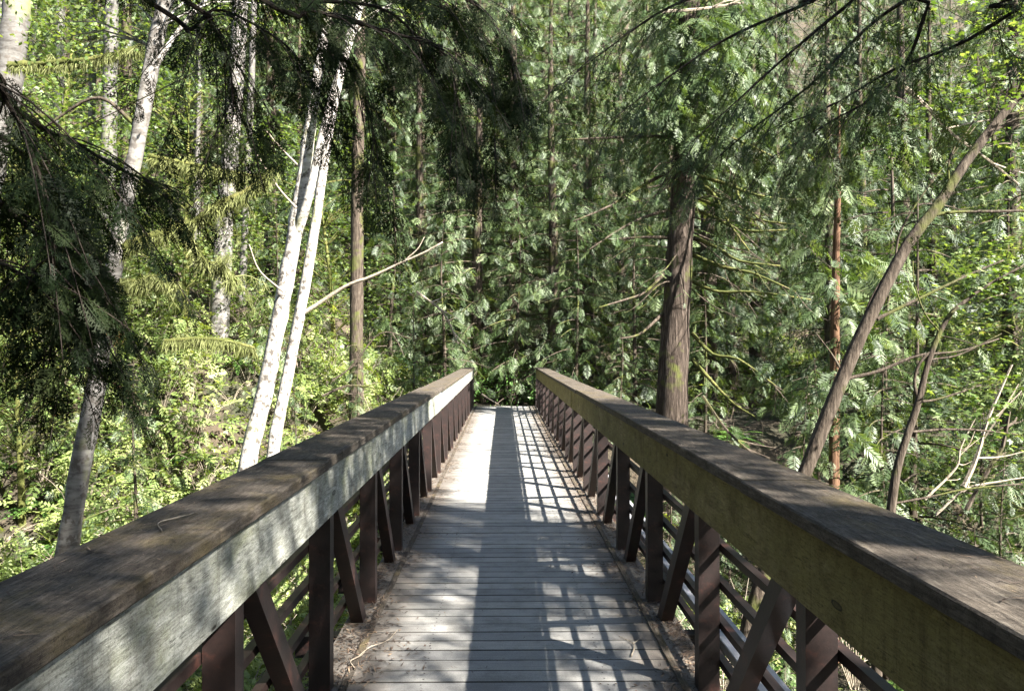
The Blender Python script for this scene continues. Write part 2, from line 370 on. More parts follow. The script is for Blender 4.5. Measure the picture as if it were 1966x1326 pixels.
# truss posts, braces, bars
PX0, PX1 = 0.872, 0.972
b = Bag(); box(b, -0.05, 0.05, -0.04, 0.04, -0.16, 1.094, 0)
post_me = b.mesh('post', M['steel'])
b = Bag()
pa, pb = np.array((0.045, 1.06)), np.array((1.02, -0.03)); dv = pb-pa; dv /= np.linalg.norm(dv); nv = np.array((dv[1], -dv[0]))*0.042
q = [pa-nv, pa+nv, pb+nv, pb-nv]
V = np.array([(x, yy, zz) for x in (-0.036, 0.036) for (yy, zz) in q]); F = np.array([(i, (i+1) % 4, 4+(i+1) % 4, 4+i) for i in range(4)]+[(3, 2, 1, 0), (4, 5, 6, 7)])
b.add(V, F); brace_me = b.mesh('diagonal_brace', M['steel'])
posts = [2.44+0.04+1.335*k for k in range(-3, 16)]
for s in (-1, 1):
    for k, y in enumerate(posts):
        obj('post', post_me, br, (s*(PX0+PX1)/2, y, 0))
        if k < len(posts)-1: obj('diagonal_brace', brace_me, br, (s*(PX0+PX1)/2, y, 0))
    for z in (0.13, 0.31, 0.50, 0.68, 0.85):      # angle irons outside the posts
        b = Bag(); xa = s*(PX1+0.004); xb = s*(PX1+0.040)
        box(b, min(xa, xb), max(xa, xb), posts[0]-0.2, posts[-1]+0.06, z+0.012, z+0.018)
        xc = s*(PX1+0.010); box(b, min(xa, xc), max(xa, xc), posts[0]-0.2, posts[-1]+0.06, z-0.018, z+0.0115)
        obj('side_bar', b.mesh('side_bar', M['steel']), br)
    b = Bag(); box(b, min(s*0.86, s*0.985), max(s*0.86, s*0.985), Y0, Y1, -0.20, -0.012, 0, 0.006)
    obj('bottom_chord', b.mesh('bottom_chord', M['steel']), br)
    b = Bag(); xa, xb = sorted((s*0.80, s*0.838)); box(b, xa, xb, Y0+0.05, Y1-0.05, 0.004, 0.012, 0)
    obj('edge_strip', b.mesh('edge_strip', M['cap']), br)
    b = Bag(); xa, xb = sorted((s*0.8425, s*0.992)); box(b, xa, xb, Y0+0.02, Y1-0.02, -0.0115, 0.001, 0)
    obj('edge_board', b.mesh('edge_board', M['deck']), br)
    # timber cap and fascia boards, each its own board
    joints = ([Y0, 3.47, 10.07, 16.4, Y1-1.3] if s < 0 else [Y0, 2.91, 9.5, 16.0, Y1-1.3])
    for j in range(4):
        b = Bag(); o = (0, 0.006, -0.004, 0.003)[j]; ya, yb = joints[j]+0.003, joints[j+1]-0.003
        L_ = yb-ya
        xa, xb = sorted((s*(0.810+o), s*(1.097+o)))
        box(b, xa, xb, -L_/2, L_/2, 1.098, 1.142+o*0.3, 0, 0.005)
        tag(obj('cap_board', b.mesh('cap_board', M['cap']), br, (0, (ya+yb)/2, 0)))
        b = Bag(); fo = (2.2, -1.7, 1.1, 0)[j]; ya2 = joints[j]+(0 if j == 0 else 0.9*s)+0.002; yb2 = joints[j+1]+(0 if j == 3 else 0.9*s)-0.002
        L_ = yb2-ya2; xa, xb = sorted((s*(0.838+o*0.5), s*0.868))
        box(b, xa, xb, -L_/2, L_/2, 0.856, 1.095, 0, 0.004)
        obj('fascia_board', b.mesh('fascia_board', M['fascia_l'] if s < 0 else M['fascia_r']), br, (0, (ya2+yb2)/2, 0))
    b = Bag(); xa, xb = sorted((s*1.02, s*1.058)); box(b, xa, xb, Y0, Y1-1.3, 0.956, 1.095, 0, 0.004)
    obj('outer_fascia_board', b.mesh('outer_fascia_board', M['fascia_r']), br)
b = Bag(); box(b, 1.20, 1.36, Y0, Y1, -0.11, -0.05, 0, 0.005); obj('side_ledge', b.mesh('side_ledge', M['ledge']), br)
for k, y in enumerate(posts):
    b = Bag(); box(b, -1.38, 1.38, -0.05, 0.05, -0.34, -0.205); obj('floor_beam', b.mesh('floor_beam', M['steel']), br, (0, y, 0))
for x in (-0.45, 0.45):
    b = Bag(); box(b, x-0.05, x+0.05, Y0, Y1, -0.203, -0.042); obj('stringer', b.mesh('stringer', M['steel']), br)

# ------------------------------------------------------------------ foliage templates
def leaf(p, d, w, n=(0, 0, 1), fold=0.0):
    p = np.asarray(p, float); d = np.asarray(d, float); s = np.cross(n, d); s /= np.linalg.norm(s)+1e-9
    m = p+d*0.45+np.array((0, 0, -fold))
    return [p, m+s*w/2, p+d, m-s*w/2]
def frond(npairs, wid, sub=0, ovate=0.9, droop=0.18, seed=0, blen=0.42, ang=52):
    r = random.Random(seed); Q = []
    zc = lambda x: -droop*x*x
    Q.append(leaf((0, 0, 0), (1.0, 0, zc(1.0)), 0.022))
    for i in range(npairs):
        t = 0.08+0.9*(i+0.5)/npairs
        l = blen*(math.sin(math.pi*min(1, (t*0.8+0.18)))**ovate)*r.uniform(0.75, 1.15)
        for s in (-1, 1):
            a = math.radians(ang+r.uniform(-10, 10)); tt = t+r.uniform(-0.02, 0.02)
            d = np.array((math.cos(a)*l, s*math.sin(a)*l, -0.28*l*r.uniform(0.3, 1.5)))
            p = np.array((tt, 0, zc(tt)))
            if sub == 0: Q.append(leaf(p, d, wid*r.uniform(0.8, 1.2)))
            else:
                Q.append(leaf(p, d, wid))
                for j in range(sub):
                    u = (j+0.6)/(sub+0.4); ll = l*0.42*(1.05-u*0.7)
                    for s2 in (-1, 1):
                        a2 = s*a+s2*math.radians(42)
                        Q.append(leaf(p+d*u, (math.cos(a2)*ll, math.sin(a2)*ll, -0.25*ll), wid*0.95))
    V = np.array(Q).reshape(-1, 3); F = np.arange(len(V)).reshape(-1, 4)
    return V, F
LOW = [frond(11, 0.060, 0, seed=k) for k in range(3)]
LOWF = [frond(9, 0.040, 1, seed=40+k) for k in range(3)]
MID = [frond(11, 0.030, 2, seed=10+k) for k in range(3)]
NEEDLE = [frond(17, 0.040, 0, ovate=0.5, blen=0.20, seed=20+k, ang=58) for k in range(3)]
FERN = [frond(20, 0.055, 0, ovate=0.8, blen=0.17, seed=30+k, ang=78, droop=0.3) for k in range(2)]
def maple_leaf():
    Q = []
    for a, l in ((0, 1.0), (48, 0.85), (-48, 0.85), (100, 0.5), (-100, 0.5)):
        c, s = math.cos(math.radians(a)), math.sin(math.radians(a)); Q.append(leaf((0, 0, 0), (c*l, s*l, -0.12*l), 0.42*l))
    V = np.array(Q).reshape(-1, 3); return V, np.arange(len(V)).reshape(-1, 4)
MAPLE = maple_leaf()
COMP = [frond(3, 0.17, 0, ovate=0.6, blen=0.36, seed=60+k, droop=0.3) for k in range(2)]
FEATH = [frond(6, 0.10, 0, ovate=0.7, blen=0.30, seed=70+k, droop=0.35) for k in range(2)]
OVAL = (np.array(leaf((0, 0, 0), (1, 0, -0.08), 0.55)), np.array([[0, 1, 2, 3]]))
STRAND = (np.array(leaf((0, 0, 0), (1, 0, -0.05), 0.06)), np.array([[0, 1, 2, 3]]))
TRIO = (lambda Q: (np.array(Q).reshape(-1, 3), np.arange(12).reshape(-1, 4)))([leaf((0, 0, 0), (1, 0, -0.15), 0.5), leaf((0, 0, 0), (0.35, 0.75, -0.1), 0.45), leaf((0, 0, 0), (0.35, -0.75, -0.1), 0.45)])

def dress(bag, path, tmpls, size, per_m, mi=1, t0=0.15, droop=(0.1, 0.7), spread=(40, 85), taper=0.5, clump=0.0):
    """hang fronds on both sides of a limb path"""
    p = np.asarray(path, float); seg = np.linalg.norm(np.diff(p, axis=0), axis=1); s = np.concatenate([[0], np.cumsum(seg)]); Lt = s[-1]
    n = max(3, int(Lt*(1-t0)*per_m)); u = t0*Lt+(1-t0)*Lt*np.sqrt(rng.random(n))**(1.0) if clump else np.linspace(t0*Lt, Lt*0.985, n)+rng.normal(0, 0.03, n)
    u = np.clip(u, 0, Lt*0.999)
    pos = np.stack([np.interp(u, s, p[:, k]) for k in range(3)], -1)
    e = 0.02*Lt; q = np.stack([np.interp(np.minimum(u+e, Lt), s, p[:, k])-np.interp(np.maximum(u-e, 0), s, p[:, k]) for k in range(3)], -1)
    q /= np.linalg.norm(q, axis=1)[:, None]+1e-9
    up = np.array((0, 0, 1.0)); side = np.cross(q, up); side /= np.linalg.norm(side, axis=1)[:, None]+1e-9
    sg = np.where(np.arange(n) % 2 == 0, 1.0, -1.0); a = np.radians(rng.uniform(*spread, n))
    a[-2:] = np.radians(12)
    f = q*np.cos(a)[:, None]+side*(np.sin(a)*sg)[:, None]; f[:, 2] -= rng.uniform(*droop, n)
    nrm = np.array((0, 0, 1.0))+rng.normal(0, 0.5, (n, 3))
    R = frames(f, nrm); S = size*rng.uniform(0.4, 1.3, n)*(1-taper*(u/Lt)**2)
    which = rng.integers(0, len(tmpls), n); tint = np.clip(rng.normal(0.45, 0.22, n), 0, 1)
    for k, tm in enumerate(tmpls):
        mk = which == k
        bag.place(tm, R[mk], pos[mk], S[mk], mi, tint[mk])

def conifer(name, H, base, rad, leafmat, tmpls, nbr, size, per_m, seed, top_pow=0.8, barkm='dark_bark', trunk_r=0.2, lift=0.15, sag=0.5, bare=0):
    """trunk mesh and crown mesh of one conifer standing at the origin"""
    global rng; rng = np.random.default_rng(seed)
    tp = spline([(0, 0, -0.6), (0.05, 0.03, H*0.3), (-0.06, 0.04, H*0.65), (0, 0, H)], 16)
    tb = Bag(); rr = trunk_r*np.linspace(1.15, 0.08, 16); rr[0] *= 1.35; tb.tube(tp, rr, 10, 0, 0.04)
    cb = Bag()
    for k in range(nbr):
        f = (k+rng.random())/nbr; h = base+(H*0.985-base)*f
        env = (1-f)**top_pow*(0.55+0.45*min(1, f*5)) if base > 1.5 else (1-f)**top_pow
        Lb = max(0.35, rad*env*rng.uniform(0.7, 1.15)); az = k*2.399+rng.normal(0, 0.4)
        t = np.linspace(0, 1, 8); wob = rng.normal(0, 0.08)
        r = Lb*t; z = h+Lb*(lift*t-sag*t**2+0.32*sag*t**3)
        path = np.stack([r*np.cos(az+wob*t), r*np.sin(az+wob*t), z], -1)
        cb.tube(path, np.linspace(0.008+0.008*Lb, 0.003, 8), 3, 0)
        if rng.random() < bare: continue
        dress(cb, path, tmpls, size*(0.6+0.4*min(1, Lb/rad+0.2)), per_m, 1, 0.18, (0.2, 1.5), (25, 85), 0.4)
    return tb.mesh('trunk', M[barkm], True), cb.mesh('crown', [M[barkm], leafmat])

def broadleaf(name, H, base, rad, leafmat, tm, nl, lsize, seed, barkm, trunk_r, lean=(0, 0), ncl=90):
    global rng; rng = np.random.default_rng(seed)
    tp = spline([(0, 0, -0.6), (lean[0]*0.2, lean[1]*0.2, H*0.35), (lean[0]*0.6, lean[1]*0.6, H*0.7), (lean[0], lean[1], H)], 14)
    tb = Bag(); tb.tube(tp, trunk_r*np.linspace(1.1, 0.12, 14), 9, 0, 0.03)
    cb = Bag(); cl = []
    for k in range(ncl):
        f = rng.random(); h = base+(H-base)*f; a = rng.random()*6.283
        r = rad*math.sqrt(rng.random())*(0.35+0.65*math.sin(math.pi*min(1, 0.15+f*0.8)))
        i = np.argmin(np.abs(tp[:, 2]-(h-0.45*r))); c = np.array((tp[i, 0]+r*math.cos(a), tp[i, 1]+r*math.sin(a), h))
        mid = (tp[i]+c)/2+np.array((0, 0, 0.15*r)); path = spline([tp[i], mid, c], 6)
        cb.tube(path, np.linspace(0.022, 0.005, 6), 3, 0); cl.append(c)
    cl = np.array(cl); n = nl; ci = rng.integers(0, len(cl), n)
    sp = rad*0.16+0.12
    T = cl[ci]+rng.normal(0, 1, (n, 3))*np.array((sp, sp, sp*0.45))
    f = rng.normal(0, 1, (n, 3)); f[:, 2] = f[:, 2]*0.35-0.35
    R = frames(f, np.array((0, 0, 1.0))+rng.normal(0, 0.35, (n, 3)))
    cb.place(tm, R, T, lsize*rng.uniform(0.6, 1.2, n), 1, np.clip(rng.normal(0.5, 0.22, n), 0, 1))
    return tb.mesh('trunk', M[barkm], True), cb.mesh('crown', [M[barkm], leafmat])

def shrub_arrays(bag, c, h, r, n, lsize, tm=TRIO, mi=1, tint0=0.5):
    ns = 7
    for k in range(ns):
        a = rng.random()*6.283; rr = r*rng.uniform(0.3, 1)
        path = spline([c, c+np.array((rr*0.4*math.cos(a), rr*0.4*math.sin(a), h*0.6)), c+np.array((rr*math.cos(a), rr*math.sin(a), h*rng.uniform(0.7, 1.05)))], 5)
        bag.tube(path, np.linspace(0.012, 0.003, 5), 3, 0)
    u = rng.random(n)**0.6; th = rng.random(n)*6.283; hh = rng.random(n)**0.7
    prof = np.sqrt(np.clip(1-(2*hh-0.9)**2*0.8, 0.05, 1))
    T = c+np.stack([r*u*prof*np.cos(th), r*u*prof*np.sin(th), h*hh+rng.normal(0, 0.06, n)], -1)
    f = np.stack([np.cos(th), np.sin(th), np.full(n, -0.35)], -1)+rng.normal(0, 0.6, (n, 3))
    R = frames(f, np.array((0, 0, 1.0))+rng.normal(0, 0.4, (n, 3)))
    bag.place(tm, R, T, lsize*rng.uniform(0.6, 1.25, n), mi, np.clip(rng.normal(tint0, 0.22, n), 0, 1))
def fern_arrays(bag, c, L, n=18, mi=1):
    for k in range(n):
        a = k*2.399+rng.normal(0, 0.2); el = rng.uniform(0.35, 1.1)
        f = np.array([[math.cos(a), math.sin(a), el]]); R = frames(f, np.array([[0, 0, 1.0]]))
        tv, tf = FERN[k % 2]; tv = tv.copy(); tv[:, 2] -= 0.55*tv[:, 0]**2
        bag.place((tv, tf), R, np.array([c]), np.array([L*rng.uniform(0.7, 1.1)]), mi)

# ------------------------------------------------------------------ tree kinds that are copied
KIND = {}
KIND['cedar_a'] = conifer('a', 17, 0.5, 3.0, M['cedar'], LOWF, 165, 0.58, 7.5, 101, 0.75, 'dark_bark', 0.22)
KIND['cedar_b'] = conifer('b', 21, 2.2, 3.4, M['cedar'], LOW, 160, 0.66, 6.8, 102, 0.7, 'dark_bark', 0.30)
KIND['hemlock_a'] = conifer('c', 18, 1.2, 2.6, M['hemlock'], NEEDLE, 160, 0.58, 8.0, 103, 0.8, 'dark_bark', 0.2, 0.05, 0.55)
KIND['hemlock_b'] = conifer('d', 20, 5.0, 2.9, M['hemlock'], NEEDLE, 140, 0.62, 8.0, 104, 0.75, 'dark_bark', 0.24, 0.1, 0.5, 0.1)
KIND['maple'] = broadleaf('e', 6.5, 1.2, 2.3, M['maple'], MAPLE, 5200, 0.085, 105, 'moss_bark', 0.07, (0.8, -0.3), 80)
KIND['maple_b'] = broadleaf('g', 8.5, 2.0, 2.8, M['maple'], MAPLE, 6500, 0.09, 108, 'moss_bark', 0.09, (-0.7, 0.4), 100)
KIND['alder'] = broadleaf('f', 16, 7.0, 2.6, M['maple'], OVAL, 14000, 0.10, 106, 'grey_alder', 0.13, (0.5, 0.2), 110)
KIND['sapling'] = conifer('h', 4.2, 0.15, 1.25, M['cedar'], LOWF, 50, 0.40, 9.0, 107, 0.8, 'dark_bark', 0.045)
CATS = {'cedar_a': ('cedar_tree', 'cedar tree'), 'cedar_b': ('cedar_tree', 'cedar tree'), 'hemlock_a': ('hemlock_tree', 'hemlock tree'), 'hemlock_b': ('hemlock_tree', 'hemlock tree'),
        'maple': ('maple_tree', 'maple tree'), 'maple_b': ('maple_tree', 'maple tree'), 'alder': ('alder_tree', 'alder tree'), 'sapling': ('cedar_sapling', 'sapling')}
def plant(kind, x, y, s=1.0, rz=None, label='', group=None, z=None, sx=1.0):
    nm, cat = CATS[kind]; tm, cm = KIND[kind]
    o = empty(nm, (x, y, float(ground_z(x, y)) if z is None else z), random.random()*6.283 if rz is None else rz)
    o.scale = (s*sx, s*sx, s)
    tag(o, label, cat, group)
    obj('trunk', tm, o); obj('crown', cm, o)
    return o

# --- wood behind the far end of the bridge
random.seed(21)
def wood_label(kind, x, y):
    nm = {'cedar_a': 'dense low-branched cedar', 'cedar_b': 'tall cedar with drooping fronds', 'hemlock_a': 'fine-needled hemlock', 'hemlock_b': 'bare-legged hemlock', 'alder': 'pale-barked leafy alder', 'sapling': 'small cedar'}[kind]
    side = 'left of' if x/y < -0.06 else ('right of' if x/y > 0.07 else 'straight past')
    return f"{nm} up the hillside {side} the bridge end"
front = [('sapling', -1.9, 25.2, 1.5, 'small cedar just left of the path past the bridge'), ('sapling', 2.2, 24.6, 1.5, 'small cedar just right of the path past the bridge'), ('sapling', 0.4, 26.0, 1.7, 'small cedar closing the view straight past the bridge'),
         ('sapling', -3.6, 25.8, 1.6, 'small cedar between the dark mossy trunk and the bridge end'), ('sapling', 3.9, 23.6, 1.5, 'small cedar left of the thick fir trunk'), ('cedar_a', -1.8, 29.5, 0.9, 'dense cedar behind the small cedar left of the path'),
         ('cedar_a', 4.6, 31.5, 0.9, 'dense cedar far behind, left of the thick fir trunk'), ('cedar_a', 7.2, 25.2, 0.75, 'dense cedar behind the bare limbs of the fir'), ('cedar_a', 11.5, 27.5, 0.9, 'dense cedar far behind the slender reddish trunk'),
         ('cedar_a', -6.8, 26.6, 0.7, 'dense cedar behind the white leaning pair'), ('cedar_a', 13.8, 25.6, 0.85, 'dense cedar behind the middle of the leaning maple'), ('cedar_a', 16.5, 24.0, 0.85, 'dense cedar at the right edge behind the maples'),
         ('cedar_a', -0.9, 27.2, 1.0, 'dense cedar rising just left above the bridge end'), ('cedar_a', 1.6, 26.4, 0.95, 'dense cedar rising just right above the bridge end'), ('cedar_b', 0.3, 30.5, 1.0, 'tall cedar directly above the bridge end'),
         ('hemlock_a', -3.0, 28.6, 0.95, 'fine-needled hemlock right of the dark mossy trunk'), ('cedar_a', 3.1, 29.2, 1.05, 'dense cedar midway between bridge end and fir trunk'), ('cedar_b', 6.0, 23.5, 0.9, 'tall cedar just right behind the thick fir trunk'),
         ('cedar_a', 8.6, 21.0, 0.8, 'dense cedar behind the slender reddish cedar trunk'), ('cedar_a', 5.6, 27.0, 0.9, 'dense cedar hidden behind the thick fir trunk'), ('hemlock_a', 10.8, 24.0, 0.9, 'fine-needled hemlock left of the leaning maple'),
         ('cedar_b', 12.5, 19.5, 0.8, 'tall cedar near the right edge of the picture'), ('cedar_a', 9.0, 28.5, 1.0, 'dense cedar behind the tips of the fir limbs'), ('hemlock_a', 14.5, 22.5, 0.9, 'fine-needled hemlock at the right edge'),
         ('cedar_b', -5.6, 31.0, 0.9, 'tall cedar above the dark mossy trunk'), ('hemlock_b', -8.2, 28.0, 0.9, 'bare-legged hemlock left of the white leaning pair'), ('cedar_a', -9.0, 33.5, 0.85, 'dense cedar high behind the half lit pale trunk'),
         ('hemlock_b', -12.0, 25.5, 0.9, 'bare-legged hemlock behind the nearest alder'), ('hemlock_a', -14.5, 30.0, 0.9, 'fine-needled hemlock behind the straight mossy trunk'), ('alder', -10.6, 27.5, 1.0, 'leafy alder between nearest alder and half lit trunk'), ('alder', -16.5, 26.0, 1.0, 'leafy alder behind the grey trunk at the left edge')]
for (k, x, y, s, lb) in front: plant(k, x, y, s, label=lb, group='front trees of the wood')
yy = 33.5
while yy < 64:
    stepx = 3.0+0.042*yy; x = -0.72*yy-2+random.random()*stepx
    while x < 0.72*yy+2:
        k = random.choices(['cedar_a', 'cedar_b', 'hemlock_a', 'hemlock_b', 'alder'], [4, 4, 3, 1, 1 if x < 0 else 0.4])[0]
        xx = x+random.uniform(-0.8, 0.8); y_ = yy+random.uniform(-1.5, 1.5)
        plant(k, xx, y_, random.uniform(0.8, 1.15), label=wood_label(k, xx, y_), group=f'{CATS[k][1]}s up the hillside')
        x += stepx*random.uniform(0.8, 1.2)
    yy += 3.9

# --- trees behind the camera whose shade falls on the near half of the bridge
for (k, x, y, s, lb) in [('cedar_a', 4.5, -4.0, 0.8, 'dense cedar on the bank straight behind the viewer'), ('cedar_a', 3.8, -2.7, 0.76, 'low dense cedar close behind the viewer'), ('alder', 4.9, -1.2, 1.0, 'leafy alder behind the viewer at the near bridge end'), ('alder', 6.6, -2.6, 1.15, 'leafy alder between the cedars of the near bank'), ('cedar_b', 4.2, -4.9, 0.92, 'cedar nearest the bridge on the bank behind the viewer'), ('cedar_b', 7.3, -0.1, 0.93, 'tall cedar beside the near bank hemlock'), ('cedar_a', 8.3, 0.6, 0.86, 'dense cedar right of the near end of the bridge'),
                         ('cedar_a', 7.0, -6.9, 1.02, 'dense cedar on the bank behind the viewer on the right'), ('hemlock_a', 4.4, -8.0, 1.0, 'hemlock on the bank behind the near bridge end'),
                         ('cedar_b', 10.8, -2.0, 0.80, 'cedar on the bank furthest right behind the near bridge end'), ('cedar_a', 2.2, -5.5, 0.95, 'dense cedar beside the path behind the near bridge end'), ('cedar_b', 11.6, -10.0, 0.95, 'tall cedar at the back of the near bank')]:
    plant(k, x, y, s, label=lb, group='trees on the near bank')

random.seed(8)  # unseen trees added around the viewer to block sky light and deepen shade
for (k, x, y, s, side) in [('cedar_b', -8.5, 1.5, 1.1, 'left'), ('cedar_a', -11.5, 4.5, 1.15, 'left'), ('cedar_b', -6.5, -3.5, 1.1, 'left'), ('cedar_b', -13.5, -1.0, 1.2, 'left'), ('cedar_a', -3.5, -7.0, 1.2, 'left'), ('cedar_b', -9.5, -8.0, 1.2, 'left'), ('cedar_b', -16.5, 7.0, 1.2, 'left'),
                           ('hemlock_a', -0.5, -10.5, 1.2, 'back'), ('cedar_b', -5.0, -13.0, 1.2, 'back'), ('cedar_b', 1.5, -15.0, 1.2, 'back'), ('cedar_a', -4.2, -1.2, 1.0, 'left'), ('cedar_b', -19.0, 2.0, 1.2, 'left'), ('cedar_b', -13.0, -14.0, 1.2, 'back')]:
    plant(k, x, y, s, label='unseen tall cedar added to block sky, ' + ('left of the near bridge end' if side == 'left' else 'along the path behind the viewer') if k != 'hemlock_a' else 'unseen tall hemlock added to block sky, along the path behind the viewer', group='unseen trees added to block sky')

# ------------------------------------------------------------------ single trees that the photograph shows
def trunk_obj(name, pix, d, wpx, barkm, parent, sides=12, n=44, rough=0.055):
    """pix: list of (px, py); wpx widths in pixels"""
    dd = d if isinstance(d, (list, tuple)) else [d]*len(pix)
    pts = np.array([P(a, b_, q) for (a, b_), q in zip(pix, dd)]); rad = np.array([w_/2/FPX*q for w_, q in zip(wpx, dd)])
    c = spline(np.hstack([pts, rad[:, None]]), n)
    V, F = tube_arrays(c[:, :3], c[:, 3], sides, rough)
    base = np.array(parent.location) if parent is not None else 0
    return obj(name, mesh_np(name, V-base, F, M[barkm], smooth_shade=True), parent), c

def limb(parent, pix, d, w0, w1, barkm, name='limb', n=12, sides=5):
    dd = d if isinstance(d, (list, tuple)) else [d]*len(pix)
    pts = np.array([P(a, b_, q) for (a, b_), q in zip(pix, dd)]); c = spline(pts, n)
    rad = np.linspace(w0, w1, n)/2/FPX*np.mean(dd)
    V, F = tube_arrays(c, rad, sides, 0.06)
    return obj(name, mesh_np(name, V-np.array(parent.location), F, M[barkm], smooth_shade=True), parent), c

def foliage(parent, thing, paths, tmpls, size, per_m, leafk, t0=0.15, droop=(0.1, 0.7), spread=(35, 80), name='foliage', taper=0.45):
    b = Bag()
    for p in paths: dress(b, p, tmpls, size, per_m, 0, t0, droop, spread, taper)
    V = np.vstack(b.V)-np.array(thing.location)
    me = mesh_np(name, V, np.vstack(b.F), M[leafk], np.concatenate(b.M), np.concatenate(b.T))
    return obj(name, me, parent)

def root(name, px, py, d, label, cat, group=None):
    p = P(px, py, d); g = float(ground_z(p[0], p[1]))
    o = empty(name, (p[0], p[1], g)); tag(o, label, cat, group); return o, g
def base_px(d, g): return VPY+(CAM[2]-g+0.3)*FPX/d

rng = np.random.default_rng(5)
# pale leaning alder nearest on the left
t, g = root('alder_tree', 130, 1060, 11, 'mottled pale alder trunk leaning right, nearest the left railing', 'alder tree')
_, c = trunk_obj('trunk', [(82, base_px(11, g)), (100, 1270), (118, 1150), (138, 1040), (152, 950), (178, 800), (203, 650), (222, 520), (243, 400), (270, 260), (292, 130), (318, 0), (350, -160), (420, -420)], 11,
          [46, 44, 42, 40, 37, 35, 32, 31, 30, 29, 28, 26, 24, 12], 'shade_toned_alder', t)
cb = Bag()
for k in range(34):
    q = c[34+k % 9, :3]; a = rng.random()*6.28; e = q+np.array((math.cos(a)*1.6, math.sin(a)*1.6, rng.uniform(0.2, 1.6))); cb.tube(spline([q, (q+e)/2+np.array((0, 0, .2)), e], 5), np.linspace(.02, .005, 5), 3, 0)
    n = 90; T = e+rng.normal(0, 0.4, (n, 3)); cb.place(OVAL, frames(rng.normal(0, 1, (n, 3)), np.array((0, 0, 1.))+rng.normal(0, .4, (n, 3))), T, 0.09*rng.uniform(.6, 1.2, n), 1)
cb.V = [v-np.array(t.location) for v in cb.V]; obj('crown', cb.mesh('crown', [M['birch'], M['maple']]), t)
limb(t, [(290, 150), (345, 60), (420, -20), (470, -60)], 11, 12, 5, 'birch')
limb(t, [(232, 470), (180, 520), (90, 590)], 11, 7, 3, 'dark_bark')
limb(t, [(272, 250), (190, 190), (85, 250)], 11, 9, 4, 'dark_bark')

# pale pair behind the left railing
def crown_leaves(t, c, i0, nb, spread, nleaf, lsize, bk='birch', lk='maple', ls=0.38):
    cb = Bag()
    for k in range(nb):
        q = c[i0+k % (len(c)-i0), :3]; a = rng.random()*6.28; e = q+np.array((math.cos(a)*spread*rng.uniform(.4, 1), math.sin(a)*spread*rng.uniform(.4, 1), rng.uniform(0.1, 1.4)))
        cb.tube(spline([q, (q+e)/2+np.array((0, 0, .2)), e], 5), np.linspace(.02, .005, 5), 3, 0)
        T = e+rng.normal(0, ls, (nleaf, 3)); cb.place(OVAL, frames(rng.normal(0, 1, (nleaf, 3)), np.array((0, 0, 1.))+rng.normal(0, .4, (nleaf, 3))), T, lsize*rng.uniform(.6, 1.2, nleaf), 1)
    cb.V = [v-np.array(t.location) for v in cb.V]; obj('crown', cb.mesh('crown', [M[bk], M[lk]]), t)
t, g = root('alder_tree', 430, 950, 15, 'bright white alder trunk, left and thicker of the leaning pair', 'alder tree', 'leaning pair of white trunks')
_, c = trunk_obj('trunk', [(425, base_px(15, g)), (478, 890), (510, 750), (538, 610), (562, 480), (582, 350), (598, 230), (613, 130), (640, -20), (690, -260), (730, -480)], 15, [38, 33, 31, 29, 28, 25, 22, 19, 17, 13, 8], 'birch', t, rough=0.08)
crown_leaves(t, c, 35, 30, 1.8, 80, 0.1)
limb(t, [(570, 450), (590, 390), (608, 310), (630, 215), (655, 130), (690, 20), (720, -120)], [15, 14.8, 14.7, 14.6, 14.5, 14.4, 14.4], 20, 11, 'birch', sides=9, n=20)
limb(t, [(585, 330), (545, 290), (510, 250)], 15, 5, 2, 'twig')
limb(t, [(570, 400), (535, 360), (490, 290)], 14.6, 5, 2, 'twig')
limb(t, [(545, 560), (500, 520), (480, 470)], 14.8, 4, 2, 'twig')
t, g = root('alder_tree', 500, 950, 15.6, 'thin white alder trunk with a long pale side branch, right of the leaning pair', 'alder tree', 'leaning pair of white trunks')
_, c = trunk_obj('trunk', [(488, base_px(15.6, g)), (527, 860), (552, 730), (575, 610), (595, 500), (611, 400), (625, 300), (640, 210), (664, 100), (700, -40), (760, -300)], 15.6, [28, 24, 22, 21, 20, 18, 17, 16, 15, 12, 6], 'birch', t)
crown_leaves(t, c, 35, 24, 1.6, 80, 0.1)
limb(t, [(583, 602), (620, 578), (668, 548), (712, 532), (770, 505), (815, 485), (850, 465)], [15.6, 15.6, 15.5, 15.4, 15.3, 15.2, 15.1], 9, 3.5, 'twig', n=18)
limb(t, [(770, 505), (800, 480), (815, 455)], 15.3, 3, 1.5, 'twig')
